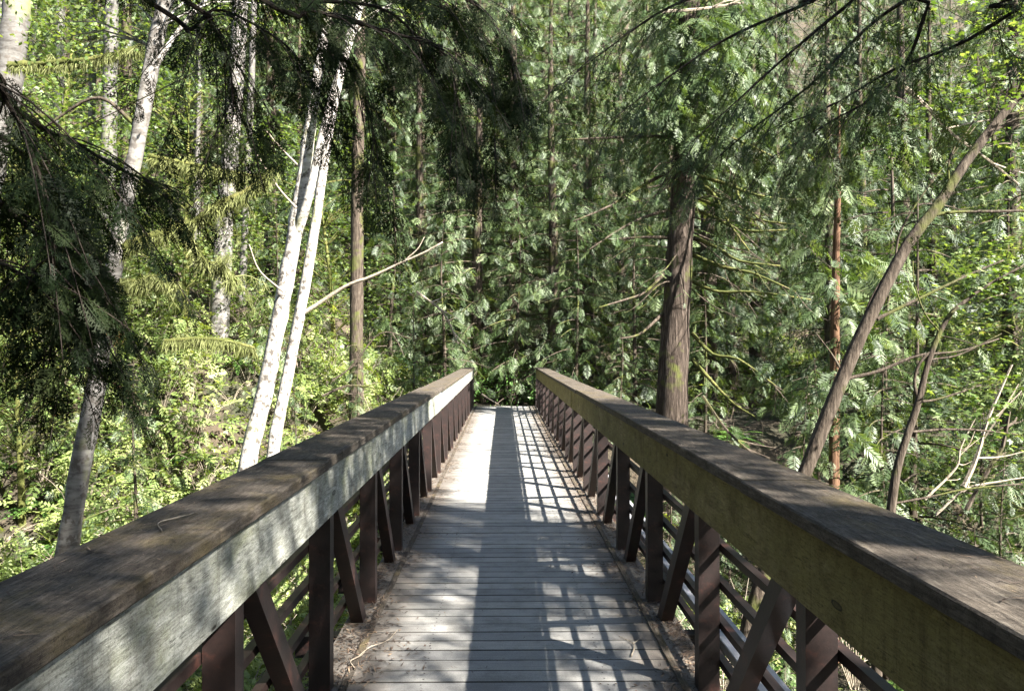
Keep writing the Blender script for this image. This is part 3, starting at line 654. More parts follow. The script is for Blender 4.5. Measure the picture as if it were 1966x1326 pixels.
# paler trunks farther back on the left
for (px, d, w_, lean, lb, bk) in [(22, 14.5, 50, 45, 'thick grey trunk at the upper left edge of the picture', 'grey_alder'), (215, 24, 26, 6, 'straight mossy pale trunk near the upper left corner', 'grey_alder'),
                                  (181, 27, 13, 3, 'thin pale pole trunk just left of the mossy pale trunk', 'grey_alder'), (455, 22, 30, 22, 'pale trunk half lit, midway between the leaning alders', 'shade_toned_alder'), (484, 25, 12, 12, 'slender pale trunk just right of the half lit trunk', 'grey_alder'),
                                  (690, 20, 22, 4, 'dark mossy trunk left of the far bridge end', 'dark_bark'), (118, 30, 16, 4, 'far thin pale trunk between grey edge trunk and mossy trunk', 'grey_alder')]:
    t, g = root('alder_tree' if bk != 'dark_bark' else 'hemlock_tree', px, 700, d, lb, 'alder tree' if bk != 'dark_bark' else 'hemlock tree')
    yb = base_px(d, g)
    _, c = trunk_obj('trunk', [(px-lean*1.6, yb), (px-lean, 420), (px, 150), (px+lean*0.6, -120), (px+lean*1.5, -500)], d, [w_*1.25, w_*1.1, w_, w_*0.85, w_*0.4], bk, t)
    if bk != 'dark_bark': crown_leaves(t, c, 33, 22, 2.0, 60, 0.11)
    else:
        ps = []
        for k in range(46):
            q = c[10+k % 33, :3]; a = rng.random()*6.28; Lb = rng.uniform(0.8, 2.0); s_ = np.linspace(0, 1, 6)[:, None]
            ps.append(q+s_*Lb*np.array((math.cos(a), math.sin(a), 0.1))-np.array((0, 0, 0.6))*Lb*s_**2)
        foliage(t, t, ps, NEEDLE, 0.5, 6, 'hemlock', name='crown')
        for p_ in ps[::3]:
            V, F = tube_arrays(p_, np.linspace(.018, .004, 6), 4); obj('limb', mesh_np('limb', V-np.array(t.location), F, M['moss_bark']), t)

# big fir right of the far end
t, g = root('fir_tree', 1293, 750, 18, 'thick brown furrowed fir trunk standing right of the bridge', 'fir tree')
_, c = trunk_obj('trunk', [(1288, base_px(18, g)), (1292, 745), (1297, 640), (1304, 520), (1311, 400), (1316, 290), (1321, 150), (1325, 0), (1332, -250), (1340, -560)], 18, [72, 59, 54, 51, 47, 44, 41, 38, 30, 14], 'fir_bark', t, 18, 40, 0.035)
right_limbs = [[(1335, 322), (1375, 315), (1415, 322)], [(1338, 335), (1390, 350), (1450, 372), (1520, 384)], [(1336, 342), (1372, 372), (1400, 425), (1440, 480)], [(1340, 382), (1390, 398), (1450, 420), (1545, 432)],
               [(1338, 400), (1380, 420), (1430, 442), (1530, 440)], [(1410, 345), (1425, 385), (1470, 430)], [(1335, 455), (1380, 475), (1420, 500), (1500, 510)], [(1333, 490), (1390, 512), (1450, 525), (1530, 560)],
               [(1332, 540), (1380, 560), (1450, 560), (1560, 575)], [(1330, 640), (1370, 680), (1420, 690), (1490, 740)], [(1330, 690), (1375, 740), (1410, 775), (1450, 800)], [(1330, 270), (1400, 262), (1490, 300)]]
for L_ in right_limbs:
    lo, lc = limb(t, L_, [18-0.5*k for k in range(len(L_))], 9, 3, 'moss_bark', n=10)
    tb = Bag()
    for q in range(9):
        i = int(rng.integers(3, 10)); l = rng.uniform(0.3, 0.9); dr = np.array((rng.uniform(-0.2, 0.9), rng.normal(0, 0.5), rng.uniform(-1.0, 0.1)))
        tb.tube(spline([lc[i], lc[i]+dr*l*0.5+rng.normal(0, 0.05, 3), lc[i]+dr*l], 6), np.linspace(0.012, 0.004, 6), 3, 0)
    obj('twigs', mesh_np('twigs', np.vstack(tb.V)-np.array(t.location), np.vstack(tb.F), M['dark_bark']), lo)['kind'] = 'stuff'
for k in range(26):
    i = int(rng.integers(12, 23)); q = c[i, :3]; a = rng.choice([0.0, 3.14])+rng.normal(0, 0.7)-0.3; Lb = rng.uniform(0.8, 2.2); s_ = np.linspace(0, 1, 9)[:, None]
    pp = q+s_*Lb*np.array((math.cos(a), -abs(math.sin(a)), 0.02))-np.array((0, 0, rng.uniform(0.3, 0.7)))*Lb*s_**1.6+np.array((0, 0, 0.12))*np.sin(s_*5+k)
    V, F = tube_arrays(pp, np.linspace(0.022, 0.005, 9), 5, 0.08); lo = obj('limb', mesh_np('limb', V-np.array(t.location), F, M['dark_bark'], smooth_shade=True), t)
    if k % 2: foliage(lo, t, [pp], LOWF, 0.34, 6, 'cedar', t0=0.45)
left_limbs = [[(1290, 325), (1235, 355), (1170, 395), (1100, 425)], [(1293, 400), (1240, 415), (1190, 440), (1130, 480)], [(1285, 455), (1230, 455), (1170, 460)], [(1280, 520), (1240, 560), (1200, 575), (1150, 590)], [(1300, 260), (1200, 262), (1080, 268)], [(1275, 600), (1230, 640), (1190, 650)]]
for L_ in left_limbs: limb(t, L_, [18-0.4*k for k in range(len(L_))], 8, 3, 'dark_bark', n=10)
ps = []
for k in range(120):
    q = c[int(21.5+17*rng.random()**1.4), :3]; a = rng.random()*6.28; Lb = rng.uniform(1.2, 2.8); s_ = np.linspace(0, 1, 7)[:, None]
    ps.append(q+s_*Lb*np.array((math.cos(a), math.sin(a), 0.12))-np.array((0, 0, 0.55))*Lb*s_**2)
foliage(t, t, ps, NEEDLE, 0.62, 7, 'hemlock', name='crown')
ps3 = []
for k in range(46):
    q = c[int(22+9*rng.random()), :3]; a = -1.57+rng.normal(0, 0.9); Lb = rng.uniform(0.9, 2.2); s_ = np.linspace(0, 1, 7)[:, None]
    ps3.append(q+s_*Lb*np.array((math.cos(a), math.sin(a), 0.1))-np.array((0, 0, 0.6))*Lb*s_**2)
foliage(t, t, ps3, LOW, 0.6, 7, 'cedar', name='front_foliage')
ps2 = [np.array([P(a, b_, 17.6-0.3*i) for i, (a, b_) in enumerate(L_)]) for L_ in left_limbs[:3]]
foliage(t, t, [spline(p_, 10) for p_ in ps2], LOW, 0.55, 5, 'cedar', t0=0.35, name='low_foliage')

# long leaning maple on the right
t, g = root('leaning_maple', 1530, 950, 9, 'long bare maple trunk leaning to the upper right beyond the right railing', 'maple tree')
_, c = trunk_obj('trunk', [(1400, base_px(9, g)), (1430, 1250), (1470, 1100), (1510, 1000), (1548, 905), (1590, 800), (1640, 680), (1690, 575), (1750, 465), (1805, 395), (1850, 325), (1910, 245), (1966, 180), (2080, 60), (2250, -150)], 9, [34, 32, 30, 28, 27, 27, 26, 25, 23, 21, 19, 17, 15, 12, 6], 'dark_bark', t, 10, 34, 0.05)
for L_, a_, b__ in [([(1633, 726), (1693, 712), (1765, 683), (1850, 674), (1925, 650)], 8, 3), ([(1688, 612), (1775, 570), (1870, 525), (1935, 498)], 8, 3), ([(1805, 410), (1850, 405), (1966, 403), (2040, 395)], 8, 4), ([(1660, 640), (1666, 600), (1690, 548), (1730, 500)], 7, 3),
                    ([(1722, 520), (1735, 440), (1800, 340), (1880, 240)], 5, 2), ([(1830, 372), (1830, 300), (1870, 240), (1930, 140)], 5, 2), ([(1910, 250), (1966, 225), (2030, 215)], 8, 5), ([(1620, 715), (1600, 680), (1570, 640)], 5, 2)]:
    limb(t, L_, 9, a_, b__, 'dark_bark', n=12)
cb = Bag()
for k in range(44):
    q = c[26+k % 8, :3]; e = q+np.array((rng.uniform(-.9, 1.2), rng.uniform(-.9, 1.2), rng.uniform(-0.3, 1.2))); cb.tube(spline([q, (q+e)/2+np.array((0, 0, .15)), e], 5), np.linspace(.01, .003, 5), 3, 0)
    n = 34; T = e+rng.normal(0, 0.3, (n, 3))*np.array((1, 1, .5)); f = rng.normal(0, 1, (n, 3)); f[:, 2] = f[:, 2]*.3-.3
    cb.place(MAPLE, frames(f, np.array((0, 0, 1.))+rng.normal(0, .3, (n, 3))), T, 0.075*rng.uniform(.6, 1.2, n), 1)
cb.V = [v-np.array(t.location) for v in cb.V]; obj('crown', cb.mesh('crown', [M['dark_bark'], M['maple']]), t)
# slim forked sapling nearer on the right
t, g = root('maple_sapling', 1700, 1000, 7.5, 'slim dark forked sapling rising just beyond the right railing', 'sapling')
trunk_obj('trunk', [(1670, base_px(7.5, g)), (1688, 1200), (1702, 1080), (1715, 970), (1726, 900), (1746, 835), (1768, 770), (1784, 705), (1806, 645), (1832, 600), (1856, 580), (1905, 545), (1990, 500)], 7.5, [22, 20, 18, 17, 16, 15, 14, 11, 10, 9, 7, 5, 4], 'dark_bark', t, 7, 26, 0.05)
for L_, a_, b__ in [([(1768, 772), (1800, 768), (1838, 757), (1890, 740)], 6, 3), ([(1752, 830), (1830, 825), (1900, 828), (1985, 838)], 6, 3), ([(1766, 765), (1760, 730), (1772, 695), (1802, 665)], 7, 5), ([(1717, 968), (1790, 955), (1860, 940), (1970, 930)], 5, 3), ([(1812, 640), (1780, 600), (1760, 540), (1758, 500)], 4, 2), ([(1795, 690), (1850, 680), (1930, 640)], 4, 2)]:
    limb(t, L_, 7.5, a_, b__, 'dark_bark', n=10)
ps = [np.array([P(a, b_, 7.5) for a, b_ in q]) for q in ([(1838, 757), (1890, 740), (1960, 735)], [(1856, 580), (1905, 545), (1990, 500)], [(1900, 828), (1985, 838), (2050, 840)])]
cb = Bag()
for p_ in ps:
    for q in spline(p_, 10):
        n = 12; T = q+rng.normal(0, 0.14, (n, 3)); f = rng.normal(0, 1, (n, 3)); f[:, 2] = f[:, 2]*.3-.3
        cb.place(MAPLE, frames(f, np.array((0, 0, 1.))+rng.normal(0, .3, (n, 3))), T, 0.06*rng.uniform(.6, 1.2, n), 0)
obj('crown', mesh_np('crown', np.vstack(cb.V)-np.array(t.location), np.vstack(cb.F), M['maple'], None, np.concatenate(cb.T)), t)
# slender upright cedar pole
t, g = root('cedar_tree', 1604, 900, 13, 'slender reddish upright cedar trunk behind the leaning maple', 'cedar tree')
_, c = trunk_obj('trunk', [(1602, base_px(13, g)), (1604, 900), (1606, 700), (1608, 540), (1612, 380), (1616, 200)], 13, [24, 20, 18, 15, 11, 4], 'red_bark', t)
ps = []
for k in range(70):
    q = c[8+k % 35, :3]; a = rng.random()*6.28; Lb = rng.uniform(0.5, 1.7); s_ = np.linspace(0, 1, 7)[:, None]
    ps.append(q+s_*Lb*np.array((math.cos(a), math.sin(a), 0.05))-np.array((0, 0, 0.5))*Lb*s_**2)
foliage(t, t, ps, LOW, 0.42, 7, 'cedar', name='crown')

# smaller leafy trees on the right bank
random.seed(3)
for (k, x, y, s, lb) in [('sapling', 7.5, 14.4, 1.9, 'tall young cedar beyond the middle of the leaning trunk'), ('maple_b', 10.6, 15.5, 1.0, 'tall light green maple at the right edge of the wood'),
                         ('sapling', 9.0, 18.6, 2.3, 'tall young cedar between fir limbs and leaning trunk'), ('sapling', 8.6, 12.4, 1.7, 'drooping young cedar low at the right edge'), ('sapling', 10.2, 14.2, 2.0, 'tall drooping young cedar at the right edge'), ('sapling', 4.9, 12.9, 1.1, 'drooping young cedar left of the leaning trunk'), ('maple_b', 14.5, 21.0, 1.1, 'leafy maple far back at the right edge'),
                         ('sapling', 6.0, 12.6, 1.25, 'young cedar with pale fronds right behind the leaning maple'), ('sapling', 8.0, 11.6, 1.3, 'young cedar among the bare twigs at the right edge'), ('sapling', 9.4, 13.6, 1.6, 'large young cedar at the right edge'),
                         ('sapling', 7.6, 15.6, 1.7, 'large young cedar between slender cedar pole and leaning maple'), ('sapling', 5.6, 14.4, 1.2, 'young cedar in front of the slender reddish cedar'), ('sapling', 11.4, 17.8, 2.0, 'tall young cedar behind the maple at the right edge'),
                         ('sapling', 3.6, 13.9, 0.8, 'young cedar left of the slender reddish cedar'), ('sapling', 5.3, 9.0, 0.75, 'small cedar behind the slim forked sapling'), ('sapling', 6.3, 8.9, 0.9, 'small cedar at the right edge below the pale twigs'), ('sapling', 3.4, 9.8, 0.7, 'small cedar at the foot of the leaning maple'),
                         ('maple_b', -8.6, 21.5, 0.95, 'light green maple on the left slope behind the white pair'), ('maple', -12.0, 20.5, 1.2, 'light green maple on the left slope behind the nearest alder'), ('maple_b', -13.8, 24.5, 1.1, 'light green maple high on the slope at upper left'), ('maple', -5.2, 24.6, 1.1, 'light green maple left of the dark mossy trunk'), ('maple_b', -10.2, 17.0, 0.8, 'light green maple beside the grey trunk at the left edge'),
                         ('sapling', 4.4, 15.8, 0.9, 'young cedar at the foot of the thick fir trunk'), ('sapling', 3.0, 20.6, 0.75, 'young cedar close to the far end of the right railing'), ('sapling', 6.2, 16.2, 1.0, 'young cedar right of the fir trunk with bright fronds'),
                         ('sapling', 6.8, 10.8, 0.9, 'young cedar under the bare branches at right'), ('sapling', 7.6, 12.6, 1.05, 'young cedar behind the bare branches at right'), ('sapling', 2.6, 12.8, 0.8, 'young cedar just below the right railing'),
                         ('sapling', 5.1, 20.3, 1.0, 'young cedar behind the thick fir trunk'), ('sapling', 4.6, 8.3, 0.6, 'small cedar below the slim forked sapling'),
                         ('sapling', -4.4, 16.6, 0.95, 'bright young cedar beside the white leaning pair'), ('sapling', -7.2, 15.5, 1.0, 'young cedar behind the nearest alder trunk'), ('sapling', -9.2, 18.0, 1.1, 'young cedar on the sunny left slope'),
                         ('sapling', -2.6, 22.6, 0.8, 'young cedar by the far end of the left railing'), ('sapling', -6.0, 21.0, 1.1, 'young cedar on the slope behind the white pair'), ('sapling', -11.0, 21.5, 1.2, 'young cedar high on the left slope'), ('sapling', -3.6, 19.5, 0.8, 'young cedar between dark trunk and left railing')]:
    plant(k, x, y, s, label=lb, group='small trees on the banks')

# ------------------------------------------------------------------ near trees whose boughs hang into the picture
rng = np.random.default_rng(77)
def near_tree(name, x, y, H, r, label, cat, barkm):
    g = float(ground_z(x, y)); t = empty(name, (x, y, g)); tag(t, label, cat)
    p = spline([(0, 0, -0.5), (0.05, 0, H*0.4), (0, 0.05, H)], 14); V, F = tube_arrays(p, r*np.linspace(1.2, 0.1, 14), 12, 0.04)
    obj('trunk', mesh_np('trunk', V, F, M[barkm], smooth_shade=True), t); return t
def bough(t, pix, dd, w0, w1, leafk, tm, size, per_m, start_z, barkm='dark_bark', t0=0.2, droop=(0.2, 1.0), subs=0.0, spread=(35, 80)):
    pts = [P(a, b_, q) for (a, b_), q in zip(pix, dd)]
    s0 = np.array((t.location[0], t.location[1], start_z)); pts = [s0]+pts
    c = spline(np.array(pts), 22); rad = np.linspace(w0, w1, 22)/2
    b = Bag(); b.tube(c, rad, 6, 0)
    paths = [c]
    if subs > 0:
        L_ = np.linalg.norm(np.diff(c, axis=0), axis=1).sum(); ns = int(L_*subs)
        for k in range(ns):
            i = int(22*(0.3+0.68*(k+rng.random())/ns)); i = min(i, 20); q = c[i]; tg = c[i+1]-c[i-1]; tg /= np.linalg.norm(tg)
            sd = np.cross(tg, (0, 0, 1)); sd /= np.linalg.norm(sd)+1e-6; sg = 1 if k % 2 else -1
            a = math.radians(rng.uniform(35, 65)); dr = tg*math.cos(a)+sd*sg*math.sin(a); l = rng.uniform(0.5, 1.0)*(1.25-i/22*0.6); s_ = np.linspace(0, 1, 7)[:, None]
            pp = q+s_*l*dr-np.array((0, 0, rng.uniform(0.35, 0.9)))*l*s_**1.7
            b.tube(pp, np.linspace(w1*0.6, w1*0.25, 7), 4, 0); paths.append(pp)
    lo = obj('limb', mesh_np('limb', np.vstack(b.V)-np.array(t.location), np.vstack(b.F), M[barkm]), t)
    foliage(lo, t, paths, tm, size, per_m, leafk, t0, droop, spread)
tl = near_tree('cedar_tree', -5.1, 4.6, 14, 0.28, 'dark cedar off the left edge, its shaded boughs hanging into the picture', 'cedar tree', 'red_bark')
for pix, dd, z0 in [([(-60, 100), (20, 190), (90, 330), (140, 450)], [5.0, 5.2, 5.4, 5.5], 4.6), ([(-60, 230), (40, 290), (110, 400), (150, 540), (165, 640)], [4.8, 5, 5.2, 5.3, 5.3], 4.0),
                    ([(-60, 360), (10, 400), (80, 460), (120, 540)], [4.6, 4.8, 5, 5.1], 3.4), ([(-80, 480), (0, 500), (80, 560), (120, 640)], [4.4, 4.6, 4.8, 4.9], 3.0), ([(-80, 120), (20, 200), (100, 400), (110, 540)], [4.2, 4.4, 4.5, 4.6], 4.2),
                    ([(20, 200), (140, 270), (240, 330), (330, 360)], [5.4, 5.8, 6.2, 6.4], 4.8)]:
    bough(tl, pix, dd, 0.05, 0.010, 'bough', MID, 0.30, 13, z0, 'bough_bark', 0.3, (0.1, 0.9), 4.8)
for pix, dd, z0 in [([(250, -60), (420, -30), (560, 0), (720, 12), (800, 70), (870, 170), (900, 260)], [5.6, 5.8, 6, 6, 6, 6, 6], 6.0), ([(300, -90), (480, -40), (620, 60), (700, 190), (730, 330)], [5.4, 5.6, 5.8, 5.9, 5.9], 6.0),
                    ([(320, -20), (400, 40), (440, 120), (450, 210)], [5.6, 5.7, 5.8, 5.8], 5.6), ([(500, -90), (700, -60), (880, -10), (960, 60), (990, 150)], [5.6, 5.8, 6.0, 6.0, 6.0], 6.6), ([(450, -30), (600, 20), (740, 60), (850, 100), (880, 200)], [5.2, 5.3, 5.4, 5.5, 5.5], 6.0),
                    ([(280, 0), (360, 60), (420, 20), (540, 80), (600, 150)], [5.8, 5.9, 6, 6, 6], 5.4), ([(520, -60), (680, -20), (820, 0), (930, 90), (950, 230)], [5.9, 6.1, 6.2, 6.2, 6.2], 6.4)]:
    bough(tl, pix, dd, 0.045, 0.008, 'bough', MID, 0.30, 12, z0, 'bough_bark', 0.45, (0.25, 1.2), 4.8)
tr = near_tree('hemlock_tree', 6.2, 2.4, 15, 0.26, 'hemlock off the right edge, its long boughs sweeping down across the upper right', 'hemlock tree', 'dark_bark')
for pix, dd, z0 in [([(1700, -60), (1560, 0), (1400, 70), (1280, 150), (1160, 240)], [4.6, 4.7, 4.8, 4.9, 5.0], 4.6), ([(1750, -70), (1640, 0), (1530, 90), (1430, 180), (1320, 280)], [4.4, 4.5, 4.6, 4.7, 4.8], 4.2),
                    ([(1820, -80), (1790, 0), (1750, 110), (1690, 180), (1600, 230), (1470, 310)], [4.2, 4.3, 4.4, 4.5, 4.6, 4.7], 4.2), ([(2060, -40), (1966, 10), (1850, 80), (1720, 130), (1600, 200), (1500, 240)], [4.0, 4.2, 4.4, 4.5, 4.6, 4.7], 3.9),
                    ([(1500, -120), (1400, -40), (1270, 20), (1170, 90), (1080, 160)], [4.9, 5.0, 5.1, 5.2, 5.3], 5.2), ([(1900, -120), (1800, -40), (1680, 40), (1560, 160), (1440, 250), (1370, 310)], [4.4, 4.5, 4.6, 4.7, 4.8, 4.9], 4.6)]:
    bough(tr, pix, dd, 0.034, 0.004, 'bough_right', LOWF, 0.20, 12, z0, 'bough_bark', 0.42, (0.0, 0.4), 3.4, (18, 42))

# mossy dead branches on the left (fallen against the alder) with hanging moss
def moss_branch(pix, d, w0, w1, label):
    dd = d if isinstance(d, (list, tuple)) else [d]*len(pix)
    pts = spline(np.array([P(a, b_, q) for (a, b_), q in zip(pix, dd)]), 22); t = empty('mossy_branch', tuple(pts[0])); tag(t, label, 'branch', 'mossy branches hanging on the left')
    V, F = tube_arrays(pts, np.linspace(w0, w1, 22)/2/FPX*d, 7, 0.22); obj('wood', mesh_np('wood', V-pts[0], F, M['moss_bark'], smooth_shade=True), t)
    b = Bag(); n = 3000; i = rng.random(n)*20.9; k = i.astype(int); T = pts[k]+(pts[k+1]-pts[k])*(i-k)[:, None]+rng.normal(0, 0.02, (n, 3))
    f = rng.normal(0, 0.4, (n, 3)); f[:, 2] -= 1.3; b.place(STRAND, frames(f, rng.normal(0, 1, (n, 3))), T, 0.12*rng.uniform(0.2, 1.8, n)**1.3, 0)
    for q in range(5):
        k = rng.integers(3, 20); e = pts[k]+np.array((rng.normal(0, .25), rng.normal(0, .25), rng.uniform(-.5, .15))); pp = spline([pts[k], (pts[k]+e)/2+np.array((0, 0, .08)), e], 6); V, F = tube_arrays(pp, np.linspace(.015, .004, 6), 4); b.add(V, F, 0)
        n = 160; T = pp[rng.integers(0, 6, n)]+rng.normal(0, .02, (n, 3)); f = rng.normal(0, .4, (n, 3)); f[:, 2] -= 1; b.place(STRAND, frames(f, rng.normal(0, 1, (n, 3))), T, .11*rng.uniform(.4, 1.6, n), 0)
    obj('moss', mesh_np('moss', np.vstack(b.V)-pts[0], np.vstack(b.F), M['moss'], None, np.concatenate(b.T)), t)
moss_branch([(235, 478), (300, 452), (370, 430), (420, 395), (470, 370), (535, 318)], 11, 22, 8, 'thick moss covered branch rising right from the nearest alder')
moss_branch([(365, 450), (395, 500), (430, 510), (445, 545)], 11, 9, 4, 'short drooping mossy branch below the thick mossy branch')
moss_branch([(20, 128), (100, 124), (180, 115), (245, 100), (275, 88)], 14, 14, 6, 'long level mossy branch in the upper left corner')
moss_branch([(235, 538), (270, 540), (300, 530), (350, 545)], 11, 9, 5, 'short mossy stub branch on the nearest alder')
moss_branch([(290, 300), (360, 315), (440, 330), (520, 345)], 12.5, 9, 4, 'brown moss draped branch between the pale trunks')
moss_branch([(320, 655), (380, 650), (440, 655), (490, 668)], 13.5, 9, 5, 'low mossy branch left of the white trunk pair')

# ------------------------------------------------------------------ undergrowth
rng = np.random.default_rng(31)
def in_view(x, y): return y > 0.5 and abs(x) < 0.72*y+2.5
b = Bag(); cnt = 0
while cnt < 860:
    y = 3.0+37*rng.random()**0.75; x = rng.uniform(-0.72*y-2, 0.72*y+2)
    if cnt % 3 == 0: y = rng.uniform(7, 24); x = rng.uniform(-0.72*y-2, -2)
    if abs(x) < 2.0 or not in_view(x, y): continue
    if y > 22.5 and abs(x) < 2.4: continue
    if x > 0 and y < 24 and rng.random() < 0.8: continue
    h = rng.uniform(0.6, 1.6) if x < 0 else rng.uniform(0.5, 1.2)
    if abs(x) < 3.2: h = min(h, 0.9)
    near = y < 14; kind = rng.random()
    tm, nl, ls = (TRIO, 170, 0.085) if kind < 0.18 else ((COMP[cnt % 2], 80, 0.21) if kind < 0.45 else (FEATH[cnt % 2], 62, 0.40))
    if not near: nl = int(nl*0.6); ls *= 1.35
    shrub_arrays(b, np.array((x, y, float(ground_z(x, y))-0.05)), h, rng.uniform(0.6, 1.1)*(1 if near else 1.2), int(nl*(0.4+0.6*h)), ls, tm, 1, (0.55 if x < 0 else 0.42)+rng.normal(0, 0.14)); cnt += 1
tag(obj('undergrowth', b.mesh('undergrowth', [M['twig'], M['shrub']])), 'dense sunlit leafy undergrowth covering both banks of the ravine', 'undergrowth', kind='stuff')
b = Bag()
for k in range(200):
    y = rng.uniform(2.5, 33); x = rng.uniform(-0.72*y-2, 0.72*y+2)
    if abs(x) < 1.7: continue
    fern_arrays(b, np.array((x, y, float(ground_z(x, y)))), rng.uniform(0.6, 1.0), 16, 0)
tag(obj('ferns', b.mesh('ferns', M['fern'])), 'green sword ferns mixed through the undergrowth', 'ferns', kind='stuff')
# brush closing the view at the far end
for (x, y, h, r, lb) in [(-1.5, 24.6, 1.2, 0.9, 'dark bush left of the path past the bridge end'), (0.2, 25.8, 1.5, 1.1, 'dark bush straight past the bridge end'), (1.5, 24.6, 1.1, 0.8, 'dark bush right of the path past the bridge end'), (-2.9, 23.4, 1.4, 1.0, 'leafy bush beside the far end of the left railing')]:
    o = empty('bush', (x, y, float(ground_z(x, y)))); tag(o, lb, 'bush', 'bushes at the far bridge end'); b = Bag(); shrub_arrays(b, np.zeros(3), h, r, 520, 0.11, OVAL, 1, 0.3)
    obj('foliage', b.mesh('foliage', [M['twig'], M['fern']]), o)
# bare twiggy brush on the right bank, dead sticks on the left hillside
def stick(pix, d, w0, w1, label, cat='branch', group=None, mk='twig', forks=4):
    dd = d if isinstance(d, (list, tuple)) else [d]*len(pix)
    pts = spline(np.array([P(a, b_, q) for (a, b_), q in zip(pix, dd)]), 16); t = Bag(); t.tube(pts-pts[0], np.linspace(w0, w1, 16)/2/FPX*np.mean(dd), 5, 0, 0.08)
    for k in range(forks):
        i = rng.integers(3, 14); q = pts[i]-pts[0]; tg = pts[i+1]-pts[i]; tg /= np.linalg.norm(tg); dr = tg+rng.normal(0, 0.6, 3); l = rng.uniform(.15, .5)*np.linalg.norm(pts[-1]-pts[0])*.6
        t.tube(spline([q, q+dr*l*.5+rng.normal(0, .03, 3), q+dr*l], 6), np.linspace(w1, w1*.5, 6)/2/FPX*np.mean(dd), 3, 0)
    o = obj('dead_branch', t.mesh('dead_branch', M[mk]), None, tuple(pts[0])); tag(o, label, cat, group); return o
for (x, y, h, lb) in [(5.2, 8.6, 1.9, 'bare pale twiggy bush low at the right edge'), (4.3, 7.4, 1.3, 'bare twiggy bush beside the slim forked sapling'), (6.9, 10.4, 2.4, 'tall bare twiggy bush behind the pale crooked branch'), (5.0, 11.4, 2.2, 'bare twiggy bush right of the leaning maple foot'), (3.0, 11.0, 1.8, 'bare twiggy bush left of the leaning maple foot'), (-3.2, 20.4, 1.6, 'bare twiggy bush on the slope beside the left railing')]:
    g = float(ground_z(x, y)); o = empty('bare_bush', (x, y, g)); tag(o, lb, 'bush', 'bare bushes on the banks'); tb = Bag()
    for k in range(12):
        a = rng.random()*6.28; e = np.array((math.cos(a)*h*rng.uniform(.2, .6), math.sin(a)*h*rng.uniform(.2, .6), h*rng.uniform(.6, 1.1))); pp = spline([np.zeros(3), e*np.array((.35, .35, .55))+rng.normal(0, .06, 3), e], 8); tb.tube(pp, np.linspace(.011, .003, 8), 4, 0)
        for q in range(6):
            i = rng.integers(2, 7); l = rng.uniform(.2, .6); dr = np.array((rng.normal(0, .7), rng.normal(0, .7), rng.uniform(-.1, .8))); tb.tube(spline([pp[i], pp[i]+dr*l*.5+rng.normal(0, .04, 3), pp[i]+dr*l], 5), np.linspace(.005, .002, 5), 3, 0)
    obj('stems', tb.mesh('stems', M['twig']), o)
stick([(1745, 165), (1790, 205), (1830, 250), (1900, 300), (1965, 352)], 10, 9, 4, 'long pale dead branch crossing behind the leaning maple')
stick([(1855, 935), (1880, 880), (1905, 800), (1950, 700)], 9, 10, 4, 'pale crooked dead branch low at the right edge')
stick([(1800, 990), (1860, 940), (1930, 925), (1990, 915)], 8, 5, 2, 'thin pale twig low at the right edge')
stick([(1780, 960), (1840, 900), (1850, 860), (1880, 800)], 9.5, 5, 2, 'pale upright twig right of the forked sapling')
stick([(1350, 760), (1400, 830), (1480, 900), (1540, 960)], 10, 6, 3, 'dark slanting stick beside the right railing', mk='dark_bark')
stick([(1860, 980), (1905, 900), (1930, 860), (1945, 790)], 11, 10, 6, 'dark upright stem at the right edge', mk='dark_bark')
stick([(640, 730), (680, 700), (730, 640), (790, 650)], 19, 3.5, 2, 'thin dead stick on the hillside left of the bridge end', mk='dark_bark')
stick([(620, 760), (670, 740), (720, 745)], 17, 5, 3, 'short dead stick low beside the left railing', mk='dark_bark')
stick([(800, 560), (850, 600), (880, 660)], 23, 5, 3, 'pale stick leaning in the dark wood left of the bridge end')
stick([(1270, 20), (1340, 15), (1430, 2)], 14, 7, 4, 'pale broken branch at the top of the picture')
stick([(925, 756), (940, 766), (957, 776)], 23.2, 4, 2, 'pale stick lying across the path past the bridge end', forks=1)
stick([(150, 690), (195, 720), (240, 745), (285, 770)], 8, 6, 2, 'reddish bare twig hanging below the dark boughs', mk='red_bark')
stick([(505, -10), (480, 80), (160, 250)], 7, 3, 2, 'thin dark twig slanting across the upper left', mk='dark_bark', forks=2)

# ------------------------------------------------------------------ litter and twigs on the bridge
b = Bag(); n = 33000
u = rng.random(n); sgn = np.where(rng.random(n) < 0.5, -1, 1.0); yv = rng.uniform(0.6, 20, n)**1.0
dens = 0.5+0.5*np.sin(yv*4.7+sgn*1.3+np.sin(yv*1.9)*2)
xv = sgn*(0.985-np.abs(rng.normal(0, 0.06+0.15*dens, n)))
keep = (np.abs(xv) < 0.98); xv, yv = xv[keep], yv[keep]; n = len(xv)
zz = np.where(np.abs(xv) > 0.84, 0.003, np.where(np.abs(xv) > 0.80, 0.0135, 0.003))+rng.uniform(0.001, 0.006, n)
a = rng.random(n)*6.283; f = np.stack([np.cos(a), np.sin(a), rng.normal(0, 0.12, n)], -1)
R = frames(f, np.array((0, 0, 1.))+rng.normal(0, .15, (n, 3)))
th = np.array(leaf((0, 0, 0), (1, 0, 0), 0.10)), np.array([[0, 1, 2, 3]]); fat = np.array(leaf((0, 0, 0), (1, 0, 0.1), 0.5)), np.array([[0, 1, 2, 3]])
mk = rng.random(n) < 0.62
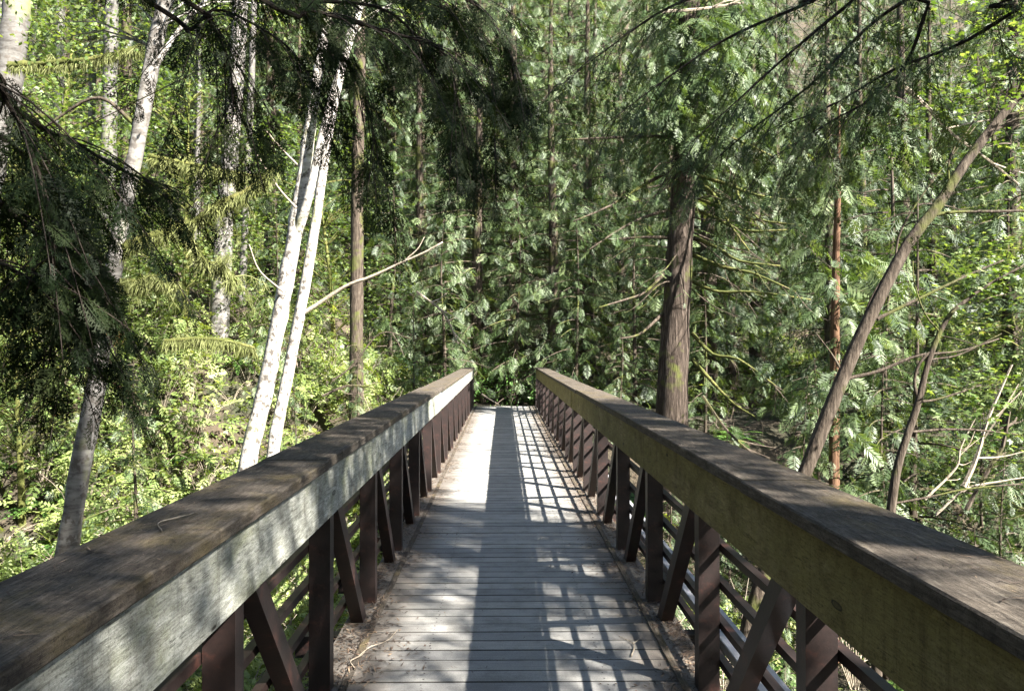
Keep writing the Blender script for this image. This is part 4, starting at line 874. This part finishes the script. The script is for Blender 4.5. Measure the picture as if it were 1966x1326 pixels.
b.place(th, R[mk], np.stack([xv, yv, zz], -1)[mk], rng.uniform(0.025, 0.075, mk.sum()), 0); b.place(fat, R[~mk], np.stack([xv, yv, zz], -1)[~mk], rng.uniform(0.01, 0.032, (~mk).sum()), 0)
n = 1300; xv = rng.uniform(-0.8, 0.8, n); yv = rng.uniform(0.8, 12, n); a = rng.random(n)*6.283
b.place(th, frames(np.stack([np.cos(a), np.sin(a), 0*a], -1), np.tile((0, 0, 1.), (n, 1))), np.stack([xv, yv, np.full(n, 0.004)], -1), rng.uniform(0.01, 0.04, n), 0)
n = 1600; s_ = np.where(rng.random(n) < 0.6, -1, 1); xv = s_*rng.uniform(0.83, 1.08, n); yv = rng.uniform(0.8, 9, n); a = rng.random(n)*6.283
b.place(th, frames(np.stack([np.cos(a), np.sin(a), 0*a], -1), np.tile((0, 0, 1.), (n, 1))), np.stack([xv, yv, np.full(n, 1.1465)], -1), rng.uniform(0.01, 0.05, n), 0)
tag(obj('needle_litter', b.mesh('needle_litter', M['litter'])), 'brown needles and bark crumbs drifted along the deck edges', 'litter', kind='stuff')
def deck_twig(pts, r, label):
    p = spline(np.array(pts, float), 12); t = Bag(); t.tube(p-p[0], np.linspace(r, r*0.5, 12), 5, 0, 0.1)
    q = p[6]-p[0]; t.tube(spline([q, q+np.array((0.04, 0.05, 0.004)), q+np.array((0.05, 0.11, 0.002))], 5), np.linspace(r*.7, r*.4, 5), 4, 0)
    o = obj('twig', t.mesh('twig', M['twig']), None, tuple(p[0])); tag(o, label, 'twig', 'twigs fallen on the deck')
deck_twig([(-0.82, 4.15, 0.02), (-0.77, 4.30, 0.025), (-0.70, 4.42, 0.012), (-0.66, 4.62, 0.01)], 0.003, 'pale curved twig on the deck by the left posts')
deck_twig([(-0.80, 4.02, 0.02), (-0.84, 4.12, 0.02), (-0.80, 4.2, 0.02)], 0.004, 'short dark twig curled beside the pale twig')
deck_twig([(0.62, 4.2, 0.006), (0.66, 4.36, 0.01), (0.60, 4.5, 0.006)], 0.004, 'thin twig on the deck by the right posts')
deck_twig([(-0.95, 2.1, 1.146), (-1.0, 2.2, 1.147), (-0.97, 2.3, 1.146)], 0.002, 'thin twig lying on the left rail cap')
